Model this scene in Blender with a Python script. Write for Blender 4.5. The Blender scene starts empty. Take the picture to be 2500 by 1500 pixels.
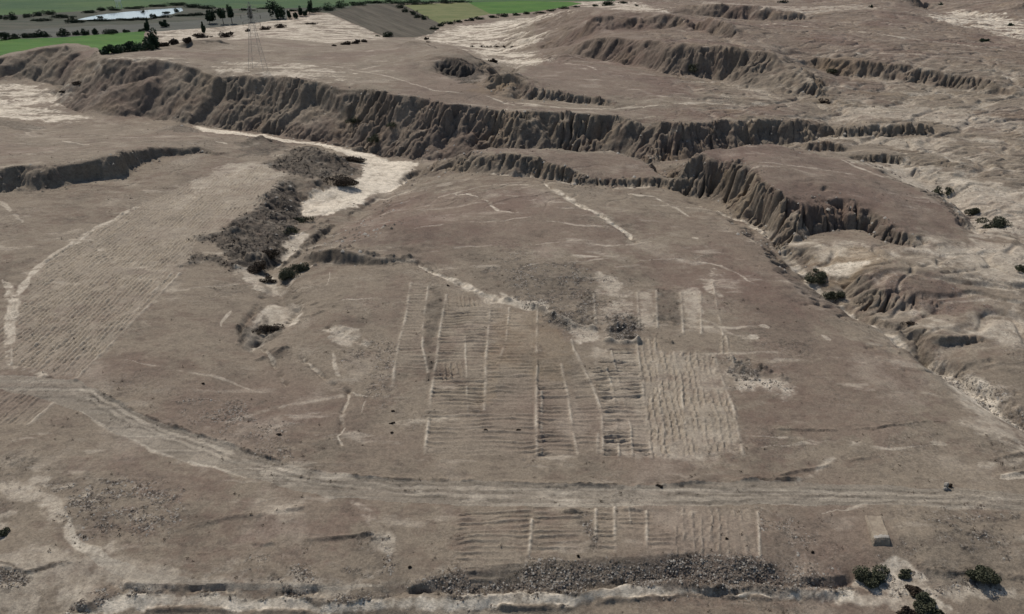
import bpy, math, random
import numpy as np

# ------------------------------------------------------------------ camera, sky, sun, exposure
S = bpy.context.scene
COL = S.collection
H, FPX, PITCH = 100.0, 1944.0, math.radians(27.0)      # camera height (m), focal length in photo pixels, pitch down
cam_d = bpy.data.cameras.new("camera")
cam_d.sensor_width = 36.0
cam_d.lens = 36.0 * FPX / 2500.0
cam_d.clip_start, cam_d.clip_end = 1.0, 20000.0
cam = bpy.data.objects.new("camera", cam_d)
COL.objects.link(cam)
cam.location = (0, 0, H)
cam.rotation_euler = (math.pi / 2 - PITCH, 0, 0)
S.camera = cam

SUN_EL, SUN_AZ = math.radians(52), math.radians(-32)   # azimuth from +Y, negative = to the left
w = bpy.data.worlds.new("World")
S.world = w
w.use_nodes = True
nt = w.node_tree
bg = nt.nodes["Background"]
sky = nt.nodes.new("ShaderNodeTexSky")
sky.sky_type = 'NISHITA'
sky.sun_disc = False
sky.sun_elevation = SUN_EL
sky.sun_rotation = SUN_AZ
nt.links.new(sky.outputs[0], bg.inputs[0])
bg.inputs[1].default_value = 0.075
sd = bpy.data.lights.new("sun", 'SUN')
sd.energy = 3.1
sd.angle = math.radians(0.8)
sd.color = (1.0, 0.95, 0.88)
sun = bpy.data.objects.new("sun", sd)
COL.objects.link(sun)
sun.rotation_euler = (math.pi / 2 - SUN_EL, 0, math.pi + (-SUN_AZ)) 
S.view_settings.view_transform = 'Standard'
S.view_settings.look = 'None'
S.view_settings.exposure = 0.33
S.cycles.max_bounces = 4

rng = np.random.default_rng(7)
random.seed(7)

# ------------------------------------------------------------------ helpers: photo ray geometry, noise
def kk(v):
    return 1.0 / np.tan(PITCH + np.arctan((np.asarray(v, float) - 750.0) / FPX))

def pix(u, v, z):
    """ground point seen at photo pixel (u,v) if it lies at height z"""
    u = np.asarray(u, float); z = np.asarray(z, float)
    y = (H - z) * kk(v)
    d = y * math.cos(PITCH) + (H - z) * math.sin(PITCH)
    return (u - 1250.0) / FPX * d, y

def P(s):
    return np.array([[float(c) for c in t.split(',')] for t in s.split()])

_perm = rng.permutation(256).astype(np.int32)
_perm = np.concatenate([_perm, _perm, _perm[:2]])
_ang = rng.uniform(0, 2 * math.pi, 256)
_gx, _gy = np.cos(_ang).astype(np.float32), np.sin(_ang).astype(np.float32)

def perlin(x, y):
    x = np.asarray(x, np.float32); y = np.asarray(y, np.float32)
    xi = np.floor(x).astype(np.int32); yi = np.floor(y).astype(np.int32)
    xf = x - xi; yf = y - yi
    xi &= 255; yi &= 255
    u = xf * xf * xf * (xf * (xf * 6 - 15) + 10)
    v = yf * yf * yf * (yf * (yf * 6 - 15) + 10)
    def g(i, j, a, b):
        h = _perm[_perm[i] + j]
        return _gx[h] * a + _gy[h] * b
    n00 = g(xi, yi, xf, yf); n10 = g(xi + 1, yi, xf - 1, yf)
    n01 = g(xi, yi + 1, xf, yf - 1); n11 = g(xi + 1, yi + 1, xf - 1, yf - 1)
    a = n00 + u * (n10 - n00); b = n01 + u * (n11 - n01)
    return (a + v * (b - a)) * 1.5

def fbm(x, y, o=4, g=0.5):
    s = 0; a = 1.0; t = 0
    for i in range(o):
        s = s + a * perlin(x * 2 ** i + 17.3 * i, y * 2 ** i - 9.1 * i); t += a; a *= g
    return s / t

def sstep(a, b, x):
    t = np.clip((x - a) / (b - a), 0, 1)
    return t * t * (3 - 2 * t)

# ------------------------------------------------------------------ terrain grid (a fan that widens away from the viewer)
A0, A1, DA = -0.70, 0.70, 0.0011
B0, B1, DB = math.log(70 + 51), math.log(1330 + 51), 0.0013
NA, NB = int((A1 - A0) / DA) + 1, int((B1 - B0) / DB) + 1
av = (A0 + DA * np.arange(NA)).astype(np.float32)
bv = (B0 + DB * np.arange(NB)).astype(np.float32)
R = np.exp(bv)[:, None]
Y = np.repeat((R - 51), NA, 1).astype(np.float32)
X = (R * av[None, :]).astype(np.float32)

# ------------------------------------------------------------------ elevation lines read from the photograph
LINES = []            # (x[], y[], z[])
def dens(p, z):
    """points and heights along a polyline, densely sampled in world space"""
    p = np.asarray(p, float); z = np.broadcast_to(np.asarray(z, float), (len(p),))
    x, y = pix(p[:, 0], p[:, 1], z)
    xs, ys, zs = [], [], []
    for i in range(len(x) - 1):
        n = max(2, int(math.hypot(x[i + 1] - x[i], y[i + 1] - y[i]) / (0.0012 * (y[i] + 51))))
        t = np.linspace(0, 1, n, endpoint=False)
        xs.append(x[i] + t * (x[i + 1] - x[i])); ys.append(y[i] + t * (y[i + 1] - y[i])); zs.append(z[i] + t * (z[i + 1] - z[i]))
    LINES.append((np.concatenate(xs), np.concatenate(ys), np.concatenate(zs)))

def L(s, z):
    p = P(s)
    dens(p, z)

def cliff(toe, zt, rim, c, show_toe=True, mid=None):
    """toe line at known height; rim height follows from its pixel and the run c per metre of rise"""
    t = P(toe); r = P(rim)
    zt = np.broadcast_to(np.asarray(zt, float), (len(t),))
    yt = np.interp(r[:, 0], t[:, 0], (H - zt) * kk(t[:, 1])); z0 = np.interp(r[:, 0], t[:, 0], zt)
    kr = kk(r[:, 1])
    c = np.broadcast_to(np.asarray(c, float), (len(r),))
    z = (H * kr - yt + z0 * c) / (kr + c)
    if show_toe: dens(t, zt)
    dens(r, z)
    if mid:                                            # free face above, talus below
        f, g = mid[:2]
        rx, ry = pix(r[:, 0], r[:, 1], z); vt = np.interp(r[:, 0], t[:, 0], t[:, 1]); tx, ty = pix(r[:, 0], vt, z0)
        keep = (r[:, 0] >= max(t[0, 0], mid[2] if len(mid) > 2 else 0)) & (r[:, 0] <= t[-1, 0])
        mx, my, mz = (rx + f * (tx - rx))[keep], (ry + f * (ty - ry))[keep], (z - g * (z - z0))[keep]
        for i in range(len(mx) - 1):
            n = max(2, int(math.hypot(mx[i + 1] - mx[i], my[i + 1] - my[i]) / (0.0012 * (my[i] + 51)))); q = np.linspace(0, 1, n, endpoint=False)
            LINES.append((mx[i] + q * (mx[i + 1] - mx[i]), my[i] + q * (my[i + 1] - my[i]), mz[i] + q * (mz[i + 1] - mz[i])))
    return z

# foreground plain and fan
for s, z in [("-300,1505 2800,1505", -3.1), ("-300,1300 0,1300 ", 0), ("2500,1300 2800,1300", 0.2),
             ("250,1250 600,1250", .3), ("700,1300 900,1300", .3), ("1150,1300 1900,1300", .6), ("2150,1310 2400,1300", .5),
             ("-200,1200 60,1190", .2), ("700,1190 1300,1210 2000,1205 2450,1215", .2), ("250,1060 400,1100 600,1160", .5), ("-200,950 30,945", 1.2),
             ("600,1000 900,1050", 1.0), ("1000,1050 1800,1050 2200,1060", 0.9), ("1000,850 1200,880 1500,900", 2.1), ("1600,950 1900,930 2150,950", 1.4),
             ("780,900 900,900", 1.5), ("350,900 520,840", 2), ("100,800 250,800", 2.4), ("80,680 200,680 330,680", 2.9), ("280,560 420,560", 3.1),
             ("480,470 560,440 620,420", 3.3), ("150,490 250,470", 3.5), ("-150,560 60,560", 3.6), ("-200,700 0,700", 3),
             ("820,690 1000,680", 3.6), ("820,780 1000,780", 2.8), ("1250,640 1450,640", 4.8), ("1500,740 1750,720", 3.2), ("1850,800 2000,850", 2.6),
             ("950,550 1150,540", 7.0), ("1250,520 1500,530", 6.4), ("1600,560 1720,590", 4.2), ("1150,470 1300,450 1480,470 1600,475", 5.2),
             ("1700,650 1850,680", 3.4), ("450,760 540,700", 2.4)]:
    L(s, z)
# step in the fan
cliff("745,640 826,646 960,644 1060,648", [3.2, 3.4, 3.8, 4.0], "752,614 823,604 925,630 1050,640", .9)
# fan edge above the wash
cliff("690,646 753,596 781,564 832,540 877,507 906,482 948,474 1025,402", [-.8, -1.4, -2, -2.6, -3, -3.4, -3.8, -4], "720,640 770,598 800,575 860,535 905,500 940,476 1000,448 1050,400", .9)
L("1025,398 1000,425 960,450 900,470 830,490 770,505", [-4, -3.9, -3.7, -3.5, -3.3, -3])
L("730,520 740,545 720,580 690,640 650,680", [-2.8, -2.2, -1.6, -1, -.6])
# wash further up
L("470,306 540,318 640,328 700,341 780,352 850,372 950,400", [-5.5, -5.5, -5.2, -5, -4.8, -4.5, -4.3])
# left ravine
L("650,690 690,730 700,770 650,805 620,850 600,860", [-.4, -.2, 0, .1, .2, .4])
L("640,700 628,745 600,780 585,830", [1.6, 1.6, 1.5, 1.5]); L("715,700 745,745 745,780 700,825 650,870", [2.4, 2.2, 1.9, 1.8, 1.4])
L("645,880 660,910 690,940", [.6, .7, .9])
# right ravine
L("1655,470 1720,495 1820,536 1876,588 1947,665 1992,708 2049,742 2097,772 2130,792 2180,822 2230,852 2262,896 2330,925 2380,965 2430,1003 2510,1050 2700,1120",
  [2.2, 1.6, 1, .3, -.6, -1.2, -1.8, -2.2, -2.5, -2.8, -3.1, -3.4, -3.8, -4.2, -4.5, -5, -6])
L("1640,480 1760,530 1850,600 1950,720 2050,785 2130,830 2213,862 2264,904 2295,935 2327,962 2400,1030 2480,1075", [4, 3.6, 3.2, 2.6, 2, 1.6, .9, .4, 0, -.8, -1, -1.5])
L("2130,765 2200,805 2290,870 2400,935 2520,1010", [.3, .2, -.5, -1.2, -1.5])
# right mesa
zr = cliff("1625,461 1710,474 1738,474 1783,505 1823,533 1848,534 1885,578 1919,593 1961,587 1998,570 2055,561 2106,564 2140,581 2210,601 2281,612",
      [4, 3.2, 3, 2, 1.6, 1.6, 1.4, 2, 2.5, 3, 3, 3, 3.4, 3.6, 3.8],
      "1660,400 1690,380 1720,385 1755,396 1745,430 1775,414 1837,418 1876,452 1902,472 1942,500 1976,529 2041,531 2083,525 2111,525 2154,534 2196,562 2239,576",
      [1, 1, .9, 1, 1.6, 1.0, 1, 1, 1.1, 1.1, 1, .8, .8, .8, 1, 1, 1.3], True, (.38, .5))
L("1690,377 1738,362 1851,351 1899,351 1956,368", [15, 15, 14.5, 14, 12.5])
L("2055,383 2111,400 2196,445 2281,483 2324,523 2356,560 2332,577 2281,590", [9.5, 8.5, 7.6, 6.6, 5.8, 4.8, 4.6, 5.5])
L("1800,388 1900,405 2000,437 2100,482 2200,522", [16, 15.2, 13, 10.2, 8.2])
L("2210,430 2300,475 2350,520 2385,570", [2.6, 1.8, 1.6, 2.0])      # trough east of it
# hill with the sand hollow
L("1925,600 1990,600 2090,590 2200,615 2300,625", [2.5, 3.5, 4, 4, 4.2])
L("2000,650 2030,672 2090,665", [1.2, .8, 1.8])
L("2089,669 2126,655 2196,652 2281,678 2340,710", [3.6, 4.6, 5, 4.2, 2.6])
L("2055,706 2080,735 2168,768 2240,775 2330,760", [-1.2, -1.2, -.4, .4, 1])
L("2120,700 2200,700 2280,715", [3.6, 4, 3.4])
cliff("2265,838 2330,840 2400,836", [.2, .2, .3], "2268,820 2330,813 2395,822", .35)
L("2200,800 2350,800 2450,790", [1.4, 2, 2]); L("2350,880 2480,870 2600,860", [.2, .6, 1]); L("2400,700 2600,700", 3); L("2380,640 2600,640", 3.4)
L("2420,560 2600,560", 3.6); L("2420,450 2700,450", 5.5)
# mid mesa
cliff("1087,414 1166,423 1223,427 1271,433 1358,437 1426,452 1483,455 1531,458 1625,461", [2, 4.4, 4.8, 4.8, 4.8, 4.6, 4.6, 4.4, 4],
      "1100,404 1132,392 1200,378 1257,378 1313,384 1370,401 1409,424 1472,438 1520,436 1580,432 1625,440", 1.0, True, (.35, .62))
L("1060,398 1100,384 1166,369 1234,359 1262,357 1300,364 1400,366 1500,372 1535,382 1575,402 1615,425", [0, 5, 8.6, 11, 11.3, 10.6, 9, 8, 7.4, 7, 5.5])
# gap behind mid and right mesas
L("1040,394 1120,392 1200,388 1300,392 1450,392 1560,408 1620,424 1650,452", [-3.4, -2.6, -2, -1.4, -.6, 0, 1, 2.2])
# main ridge
zw = cliff("142,257 218,284 311,287 410,295 464,304 538,315 643,324 696,338 775,345 841,358 911,375 954,389 1025,393 1081,390 1166,384 1234,382",
      [-4, -4, -4.5, -5, -5.2, -5.2, -5, -4.8, -4.6, -4.4, -4.2, -4, -3.8, -3, -2.4, -2],
      "255,142 396,144 453,159 524,187 600,187 713,190 787,204 841,224 883,218 954,226 1010,232 1064,253 1124,256 1228,272",
      [1.7, 1.7, 1.6, 1.5, 1.4, 1.4, 1.5, 1.5, 1.5, 1.5, 1.5, 1.4, 1.3, 1.15], True, (.3, .47, 510))
ze = cliff("1300,386 1455,378 1528,386 1590,404 1681,390 1766,376 1893,362 1950,353 2018,336",
      [-1.4, -.4, 0, .6, 1, 1.6, 2, 2.4, 4],
      "1228,272 1342,272 1441,279 1500,283 1540,292 1565,318 1590,318 1612,297 1681,302 1766,297 1851,292 1958,292 2012,300", [1.15, 1.1, 1.1, 1.1, 1.3, 2.2, 2.2, 1.3, 1, 1, 1, 1, 1], True, (.34, .53))
L("1228,264 1300,261 1400,263 1470,270 1520,268 1600,262 1700,258 1850,252 1970,252", [13.4, 13.4, 12.6, 11.8, 12, 12.4, 11.6, 10.4, 8.4])
L("1990,262 2030,300 2040,340", [7.4, 5.2, 4.4])
# ridge plateau behind the rim
L("280,137 345,127 430,124 520,140 560,165 640,172 760,176 860,200 960,208 1060,225 1160,245", [20, 19.5, 18, 17, 17, 17.5, 17.6, 17.6, 17.6, 16.6, 15])
L("560,128 650,128 760,128 860,140 960,150 1050,165", [14, 14, 14, 15, 16, 16.5])
L("450,122 520,105 580,112", [15, 14.5, 12]); L("560,98 650,96 720,104 800,113 900,103 945,97", [0, 0, 2, 3, 0, -6])
L("440,103 470,94 520,92 560,104", [17, 18, 18, 13]); L("440,120 500,124 570,126", [13, 13.4, 13])
L("996,97 1030,105 1075,122 1104,114 1150,130 1194,160", [17, 14, 15, 19, 17, 12])
L("1050,130 1090,135 1125,143 1165,165 1180,185", [19, 20, 20, 17, 12]); L("1095,185 1125,203 1160,208 1195,200", [11, 8, 6.5, 6.5])
L("1195,200 1230,190 1260,176", [9, 4, 0])
# hills at far left
cliff("-100,190 0,198 80,196 150,214", [-3.5, -3.5, -3.8, -4], "-100,165 0,141 90,120 160,110 190,111 225,120", [2, 2, 2, 2, 2.2, 2.2])
L("225,120 255,135 275,140", [19, 17, 18]); L("180,180 205,160 225,142", [6, 12, 17])
L("0,212 60,215 140,235 130,260", -4.2); L("0,250 80,262", -4.4); L("-200,240 0,240", -4.3)
L("0,288 60,300 110,308", [-2, -3, -4]); L("0,305 60,322 130,330", [2, 0, -2]); L("0,330 70,345 200,330 330,320 440,318", [3.5, 2.5, .5, -1.5, -3.5])
# bench at the left with its scarp
cliff("-150,470 0,467 70,472 200,447 290,432 330,408 400,385 480,375 560,380", [3.5, 3.5, 3.5, 3.4, 3.2, 3.2, 3.2, 3, 3], "-150,412 0,410 200,398 290,366 330,364 400,361 480,359 555,371", [.55, .55, .5, .7, .7, .8, .9, 1])
L("0,380 200,370 300,350", [8.5, 7.6, 7]); L("350,345 450,340 520,345", [5.5, 4.6, 4.4]); L("-200,385 0,385", 8.6)
# dark hummocks
L("400,312 440,306 490,326", [0, 1.6, -2]); L("590,352 620,337 660,335 700,352", [1, 3, 2.4, -1.5])
L("690,372 720,366 765,366 820,388 880,418", [3.5, 4.5, 4.8, 2.2, -2.6]); L("640,400 700,432 770,436 820,430", [3.4, 3.2, 2, -.5])
L("690,445 670,480 620,520 550,560 490,578", [3.2, 3.2, 3.2, 3.2, 3]); L("735,490 715,520 690,560 640,590", [-2.2, -1.2, -.2, 1.2])
L("540,600 600,606 650,625 640,655", [3, 3.6, 2, .6]); L("440,650 480,620 560,640 600,660", [2.8, 3.4, 2.8, 1.8])
# plateau behind the ridge
cliff("1195,236 1285,245 1350,247 1426,251 1497,264", [14.4, 13, 12.8, 12.6, 12], "1215,180 1257,172 1285,205 1350,222 1441,236 1483,242", [2.2, 2.2, 1.8, 1.6, 1.4, 1.2])
L("1257,164 1350,158 1450,162 1560,175 1680,200", [15, 15.5, 14.5, 12.6, 10.5]); L("1300,190 1450,195 1600,215 1700,230", [17, 15, 13.4, 12.4])
L("1340,140 1380,130 1420,137", [10, 14, 9])
zq = cliff("1345,152 1415,141 1483,152 1568,165 1625,183 1695,194 1780,206 1899,223 2009,250", [5, 7, 8.5, 9, 9, 9, 9, 8.6, 8],
      "1400,110 1483,87 1526,94 1625,98 1687,111 1790,113 1879,125 1930,150 2000,215", [1.8, 1.8, 1.8, 1.7, 1.6, 1.9, 2, 3, 2])
L("1330,145 1250,160 1200,165", [0, -4, -7]); L("1690,188 1750,196 1800,202", [7, 7, 8])
L("1200,88 1248,128 1342,122 1400,100 1440,85", [-11, -9, -3, 6, 11])
cliff("1483,73 1568,73 1681,70 1794,95", [15, 15, 16, 20], "1440,40 1511,28 1600,31 1738,42 1800,62", [2.2, 2.2, 2.2, 2.2, 2.2])
L("1230,85 1313,38 1398,24 1440,22 1511,25 1625,31 1738,41", [-11, 0, 14, 17, 18, 18, 18])
L("1820,85 1950,100 2100,110 2300,140 2600,165", [21, 20, 19, 17, 15])
L("1820,62 1900,68 2100,80 2300,105 2500,125", [13, 14.5, 15, 15, 14])
L("1600,24 1680,12 1760,8 1860,14 1940,24 2000,36", [7, 12, 15, 14, 12, 9]); L("1620,40 1700,44 1760,47 1900,54 2000,50", [4, 3, 2.5, 3, 5]); L("1600,6 1800,3 2000,8", -12); L("1900,30 1980,38 2060,26 2200,28 2260,46 2300,54", [8, 8, 10, 11, 8, 5]); L("2120,50 2280,55 2400,75 2500,95", [10, 6, 4, 3])
L("1850,14 2100,20 2250,25 2350,40 2500,60 2600,70", [-9, -7, -5, -2, -1, -1]); L("2110,10 2160,-8 2240,-8 2280,14", [-6, 10, 10, -4]); L("2320,20 2350,5 2380,18", [0, 5, 0]); L("2400,10 2500,2", [4, 12])
L("2355,70 2385,50 2420,70", [.5, 6.6, 1]); L("2280,50 2310,50 2350,66", [4, 6, 2]); L("2420,105 2480,103", [8, 9])
cliff("1984,169 2041,183 2140,192 2196,197 2310,211 2423,226 2499,237 2700,260", 8.5, "1925,140 1970,144 2055,143 2111,150 2154,155 2240,165 2338,181 2408,192 2437,212 2499,226 2700,250", [1.5, 1.1, 1.1, 1.1, 1.1, 1.1, 1.2, 1.3, 1, 1, 1], True, (.25, .55))
L("1950,235 2100,225 2250,240 2450,270 2700,290", [8.5, 8, 7.6, 7, 7]); L("2010,255 2150,262 2300,270 2500,300", [7.5, 7.4, 7.2, 7.5]); L("2100,290 2250,285 2450,330 2700,340", [9, 8.4, 7.5, 7])
cliff("2040,333 2150,335 2250,333 2275,325", [5.4, 5.6, 5.8, 6.6], "2044,308 2150,303 2260,306", .8)
cliff("1955,366 2010,374 2070,374", [5, 4.6, 5], "1965,345 2010,343 2065,350", .8); cliff("2075,392 2130,396 2185,402 2200,412", [4.6, 4.4, 4.2, 4], "2080,377 2135,374 2190,378", .8)
L("2090,355 2200,355 2350,370 2500,380", [7, 6.8, 6.5, 6.5]); L("2180,425 2220,412 2250,408", [3.5, 4, 6]); L("2300,430 2350,440 2380,450", [5, 5, 5])
# far valley floor
for s in ["-250,170 0,150", "-250,120 0,98 350,80", "60,126 130,112 190,104", "250,112 350,95 430,92", "-250,60 0,55 360,45 700,30", "380,96 540,80 700,62 800,32", "-250,20 700,8 900,4", "-250,2 1000,0 1400,2", "860,16 1000,30 1060,80",
          "945,94 1000,94 1050,84", "1060,60 1200,35 1300,30", "1140,8 1300,8", "1030,100 1100,72 1190,70 1290,46 1350,30", "1400,10 1550,6 1650,4", "800,40 950,92"]:
    L(s, -14 if 'x' not in s else 0)
L("1080,104 1160,100 1230,112 1200,140", -12); L("560,76 700,60 800,40", -13); L("560,90 650,88 780,92 900,95", [-8, -6, -5, -10])

# foreground gully with its scarps
lip = "150,1497 200,1480 277,1436 334,1447 419,1447 509,1447 560,1453 603,1447 668,1455 770,1453 832,1470 925,1467 951,1458 982,1447 1025,1447 1124,1453 1223,1453 1265,1441 1398,1450 1455,1441 1511,1427 1596,1419 1681,1424 1766,1433 1851,1436 1913,1436 2026,1441 2083,1433"
toe = lip
def jag(p, step, amp, seed):
    r = np.random.default_rng(seed); u = np.arange(p[0, 0], p[-1, 0], step); v = np.interp(u, p[:, 0], p[:, 1]) + r.normal(0, amp, len(u)) + np.interp(u, np.arange(p[0, 0], p[-1, 0] + 40, 31), r.normal(0, 1.6 * amp, int((p[-1, 0] - p[0, 0] + 40) / 31) + 2)[:len(np.arange(p[0, 0], p[-1, 0] + 40, 31))])
    return np.stack([u, v], 1)
pl = jag(P(lip), 9, 2.1, 4)
up = pl.copy(); up[:, 1] -= 4.5
zup = np.interp(pl[:, 0], [150, 900, 1100, 2000, 2083], [-1.4, -1.3, -1.2, -1.3, -1.6])
dens(up, zup); dens(pl + np.array([0, 3]), zup - (np.where(pl[:, 0] > 1000, 1.15, .5) + np.where(pl[:, 0] > 1000, .4, .6) * np.clip(.5 + .5 * np.sin(pl[:, 0] / 37.0) + .35 * np.sin(pl[:, 0] / 11.0 + 2), 0, 1)))
L("300,1425 700,1425 930,1430", [-.8, -.8, -.9]); L("1000,1428 1100,1396 1300,1372 1500,1360 1650,1352 1800,1366 1880,1376", [-.7, -.1, .2, .3, .3, .2, .1]); L("1960,1410 2060,1405", -.8)
low = jag(P("330,1487 500,1488 700,1492 900,1497 1200,1486 1398,1487 1440,1481 1497,1470 1596,1458 1709,1456 1879,1464 1970,1472 2050,1468"), 9, 1.4, 9)
dens(low - np.array([0, 3]), -2.55); dens(low + np.array([0, 3]), -3.0)
L("2100,1420 2200,1400 2300,1440 2500,1445", [-2.1, -1.9, -2.1, -2.1]); L("2250,1375 2400,1360 2500,1370", -.6)
cliff("0,1398 40,1400 70,1407 120,1392 190,1374", [-1.4, -1.4, -1.4, -1.2, -.8], "0,1386 40,1388 70,1394 120,1382 190,1366", .5)
L("0,1440 150,1430", -1.8); L("0,1330 130,1350", [-.4, -.4])

# ------------------------------------------------------------------ smooth interpolation of those lines (coarse to fine relaxation)
def solve():
    sa, sb = DA * 2, DB * 2
    na, nb = int((A1 - A0) / sa) + 1, int((B1 - B0) / sb) + 1
    S1 = np.zeros((nb, na)); C1 = np.zeros((nb, na))
    for x, y, z in LINES:
        r = y + 51
        ok = r > 60
        i = np.rint((np.log(np.maximum(r, 1)) - B0) / sb).astype(int); j = np.rint((x / r - A0) / sa).astype(int)
        ok &= (i >= 0) & (i < nb) & (j >= 0) & (j < na)
        np.add.at(S1, (i[ok], j[ok]), z[ok]); np.add.at(C1, (i[ok], j[ok]), 1)
    pyr = [(S1, C1)]
    while min(pyr[-1][0].shape) > 24:
        s, c = pyr[-1]
        n0, n1 = (s.shape[0] + 1) // 2, (s.shape[1] + 1) // 2
        s2 = np.zeros((n0 * 2, n1 * 2)); c2 = s2.copy()
        s2[:s.shape[0], :s.shape[1]] = s; c2[:s.shape[0], :s.shape[1]] = c
        pyr.append((s2.reshape(n0, 2, n1, 2).sum((1, 3)), c2.reshape(n0, 2, n1, 2).sum((1, 3))))
    h = None
    for s, c in reversed(pyr):
        m = c > 0
        val = np.where(m, s / np.maximum(c, 1), 0)
        if h is None: h = np.full(s.shape, val[m].mean())
        else:
            h = np.repeat(np.repeat(h, 2, 0), 2, 1)[:s.shape[0], :s.shape[1]]
        h[m] = val[m]
        for it in range(160):
            p = np.pad(h, 1, mode='edge')
            h = .25 * (p[:-2, 1:-1] + p[2:, 1:-1] + p[1:-1, :-2] + p[1:-1, 2:])
            if it < 150: h[m] = val[m]
            else: h[m] = .5 * h[m] + .5 * val[m]
    return h, sa, sb
Hc, SA, SB = solve()

def bil(G, i, j):
    i = np.clip(i, 0, G.shape[0] - 1.001); j = np.clip(j, 0, G.shape[1] - 1.001)
    i0 = i.astype(np.int32); j0 = j.astype(np.int32); fi = (i - i0).astype(np.float32); fj = (j - j0).astype(np.float32)
    return (G[i0, j0] * (1 - fi) * (1 - fj) + G[i0 + 1, j0] * fi * (1 - fj) + G[i0, j0 + 1] * (1 - fi) * fj + G[i0 + 1, j0 + 1] * fi * fj)

Hc = Hc.astype(np.float32)
ii, jj = np.meshgrid((bv - B0) / SB, (av - A0) / SA, indexing='ij')
# ragged rims: sample the interpolated land with a wobble
wob = sstep(130, 300, Y) * 1.0 + .12
ox = 4.2 * fbm(X / 15, Y / 15, 4, .6) * wob; oy = 5.0 * fbm(X / 12 + 40, Y / 12, 4, .6) * wob
HT = bil(Hc, ii + oy / (Y + 51) / SB, jj + (ox - av[None, :] * oy) / (Y + 51) / SA)
del ii, jj

def blur(G, n):
    for _ in range(n):
        G[1:-1] = .25 * G[:-2] + .5 * G[1:-1] + .25 * G[2:]
        G[:, 1:-1] = .25 * G[:, :-2] + .5 * G[:, 1:-1] + .25 * G[:, 2:]
    return G

def grads(G):
    gi = np.gradient(G, axis=0) / DB / (Y + 51)                   # d/db -> along the ray
    gj = np.gradient(G, axis=1) / DA / (Y + 51)                   # dh/dx
    return gj, gi - av[None, :] * gj                              # dh/dx, dh/dy
HS = blur(HT.copy(), 14)
gx, gy = grads(HS)
slope = np.hypot(gx, gy)
flat = 1 - sstep(.12, .3, blur(slope.copy(), 6))
HT = HT * (1 - flat) + blur(HT.copy(), 10) * flat
del flat

# ------------------------------------------------------------------ gullies running down the steep faces
steep = sstep(.22, .55, slope) * sstep(150, 200, Y)
def downslope(freq, steps, seed):
    """noise smeared along the fall line, so that it varies only across the slope"""
    N = perlin(X * freq + seed, Y * freq - seed).astype(np.float32)
    idx = np.nonzero(steep.ravel() > 0.01)[0]
    i0, j0 = (idx // NA).astype(np.float32), (idx % NA).astype(np.float32)
    sm = np.maximum(slope, 1e-4)
    ux, uy = gx / sm, gy / sm
    ux = ux + np.clip(.3 + .35 * sstep(330, 350, Y) * sstep(10, -40, X) + .5 * fbm(X / 30, Y / 30 + 60, 2), -.2, 1).astype(np.float32) * (1 if True else 0)
    n_ = np.hypot(ux, uy); ux, uy = ux / n_, uy / n_
    acc = N.ravel()[idx].copy(); cnt = 1
    for sg in (-1, 1):
        i, j = i0.copy(), j0.copy()
        for s in range(steps):
            dx = bil(ux, i, j) * sg * 0.75; dy = bil(uy, i, j) * sg * 0.75
            r = np.exp(B0 + DB * i); a = A0 + DA * j
            i = i + dy / r / DB; j = j + (dx - a * dy) / r / DA
            acc += bil(N, i, j); cnt += 1
    out = np.zeros(NB * NA, np.float32)
    acc /= cnt
    out[idx] = acc / max(acc.std(), 1e-4)
    return out.reshape(NB, NA)
g1 = downslope(1 / 5.5, 10, 3.1)
g2 = downslope(1 / 2.6, 8, 11.7)
g3 = downslope(1 / 1.2, 6, 19.9)
GUL = (steep * (.55 * (np.minimum(np.abs(g1), 1.6) - .9) - 1.25 * (1 - np.minimum(np.abs(g1) / .5, 1)) ** 1.3 + .3 * (np.minimum(np.abs(g2), 1.4) - .8) - .75 * (1 - np.minimum(np.abs(g2) / .45, 1)) ** 1.2 - .35 * (1 - np.minimum(np.abs(g3) / .5, 1)))).astype(np.float32)
g0 = downslope(1 / 25., 16, 27.3)
gstr = np.clip(.75 + 2.4 * fbm(X / 26, Y / 26 + 9, 3), .12, 1.7).astype(np.float32)
def damp(x0, x1, y0, y1, f):
    global gstr
    m = sstep(x0 - 8, x0 + 8, X) * (1 - sstep(x1 - 8, x1 + 8, X)) * sstep(y0 - 8, y0 + 8, Y) * (1 - sstep(y1 - 8, y1 + 8, Y))
    gstr = gstr * (1 - m * (1 - f))
damp(-400, -150, 380, 560, .22); damp(-130, -50, 205, 330, .4); damp(-75, -40, 180, 250, 0.0); damp(-400, -110, 280, 345, .35); damp(-30, 200, 520, 900, .75)
damp(-20, 260, 470, 800, .6); damp(-20, 60, 345, 400, 1.5); damp(10, 150, 225, 330, 1.5); damp(0, 130, 330, 390, 1.35)
HT = HT + np.minimum(GUL * gstr * 1.35, .22) + steep * sstep(330, 360, Y) * np.minimum((np.minimum(np.abs(g0), 1.7) - .9) * 3.0, .8)
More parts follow.
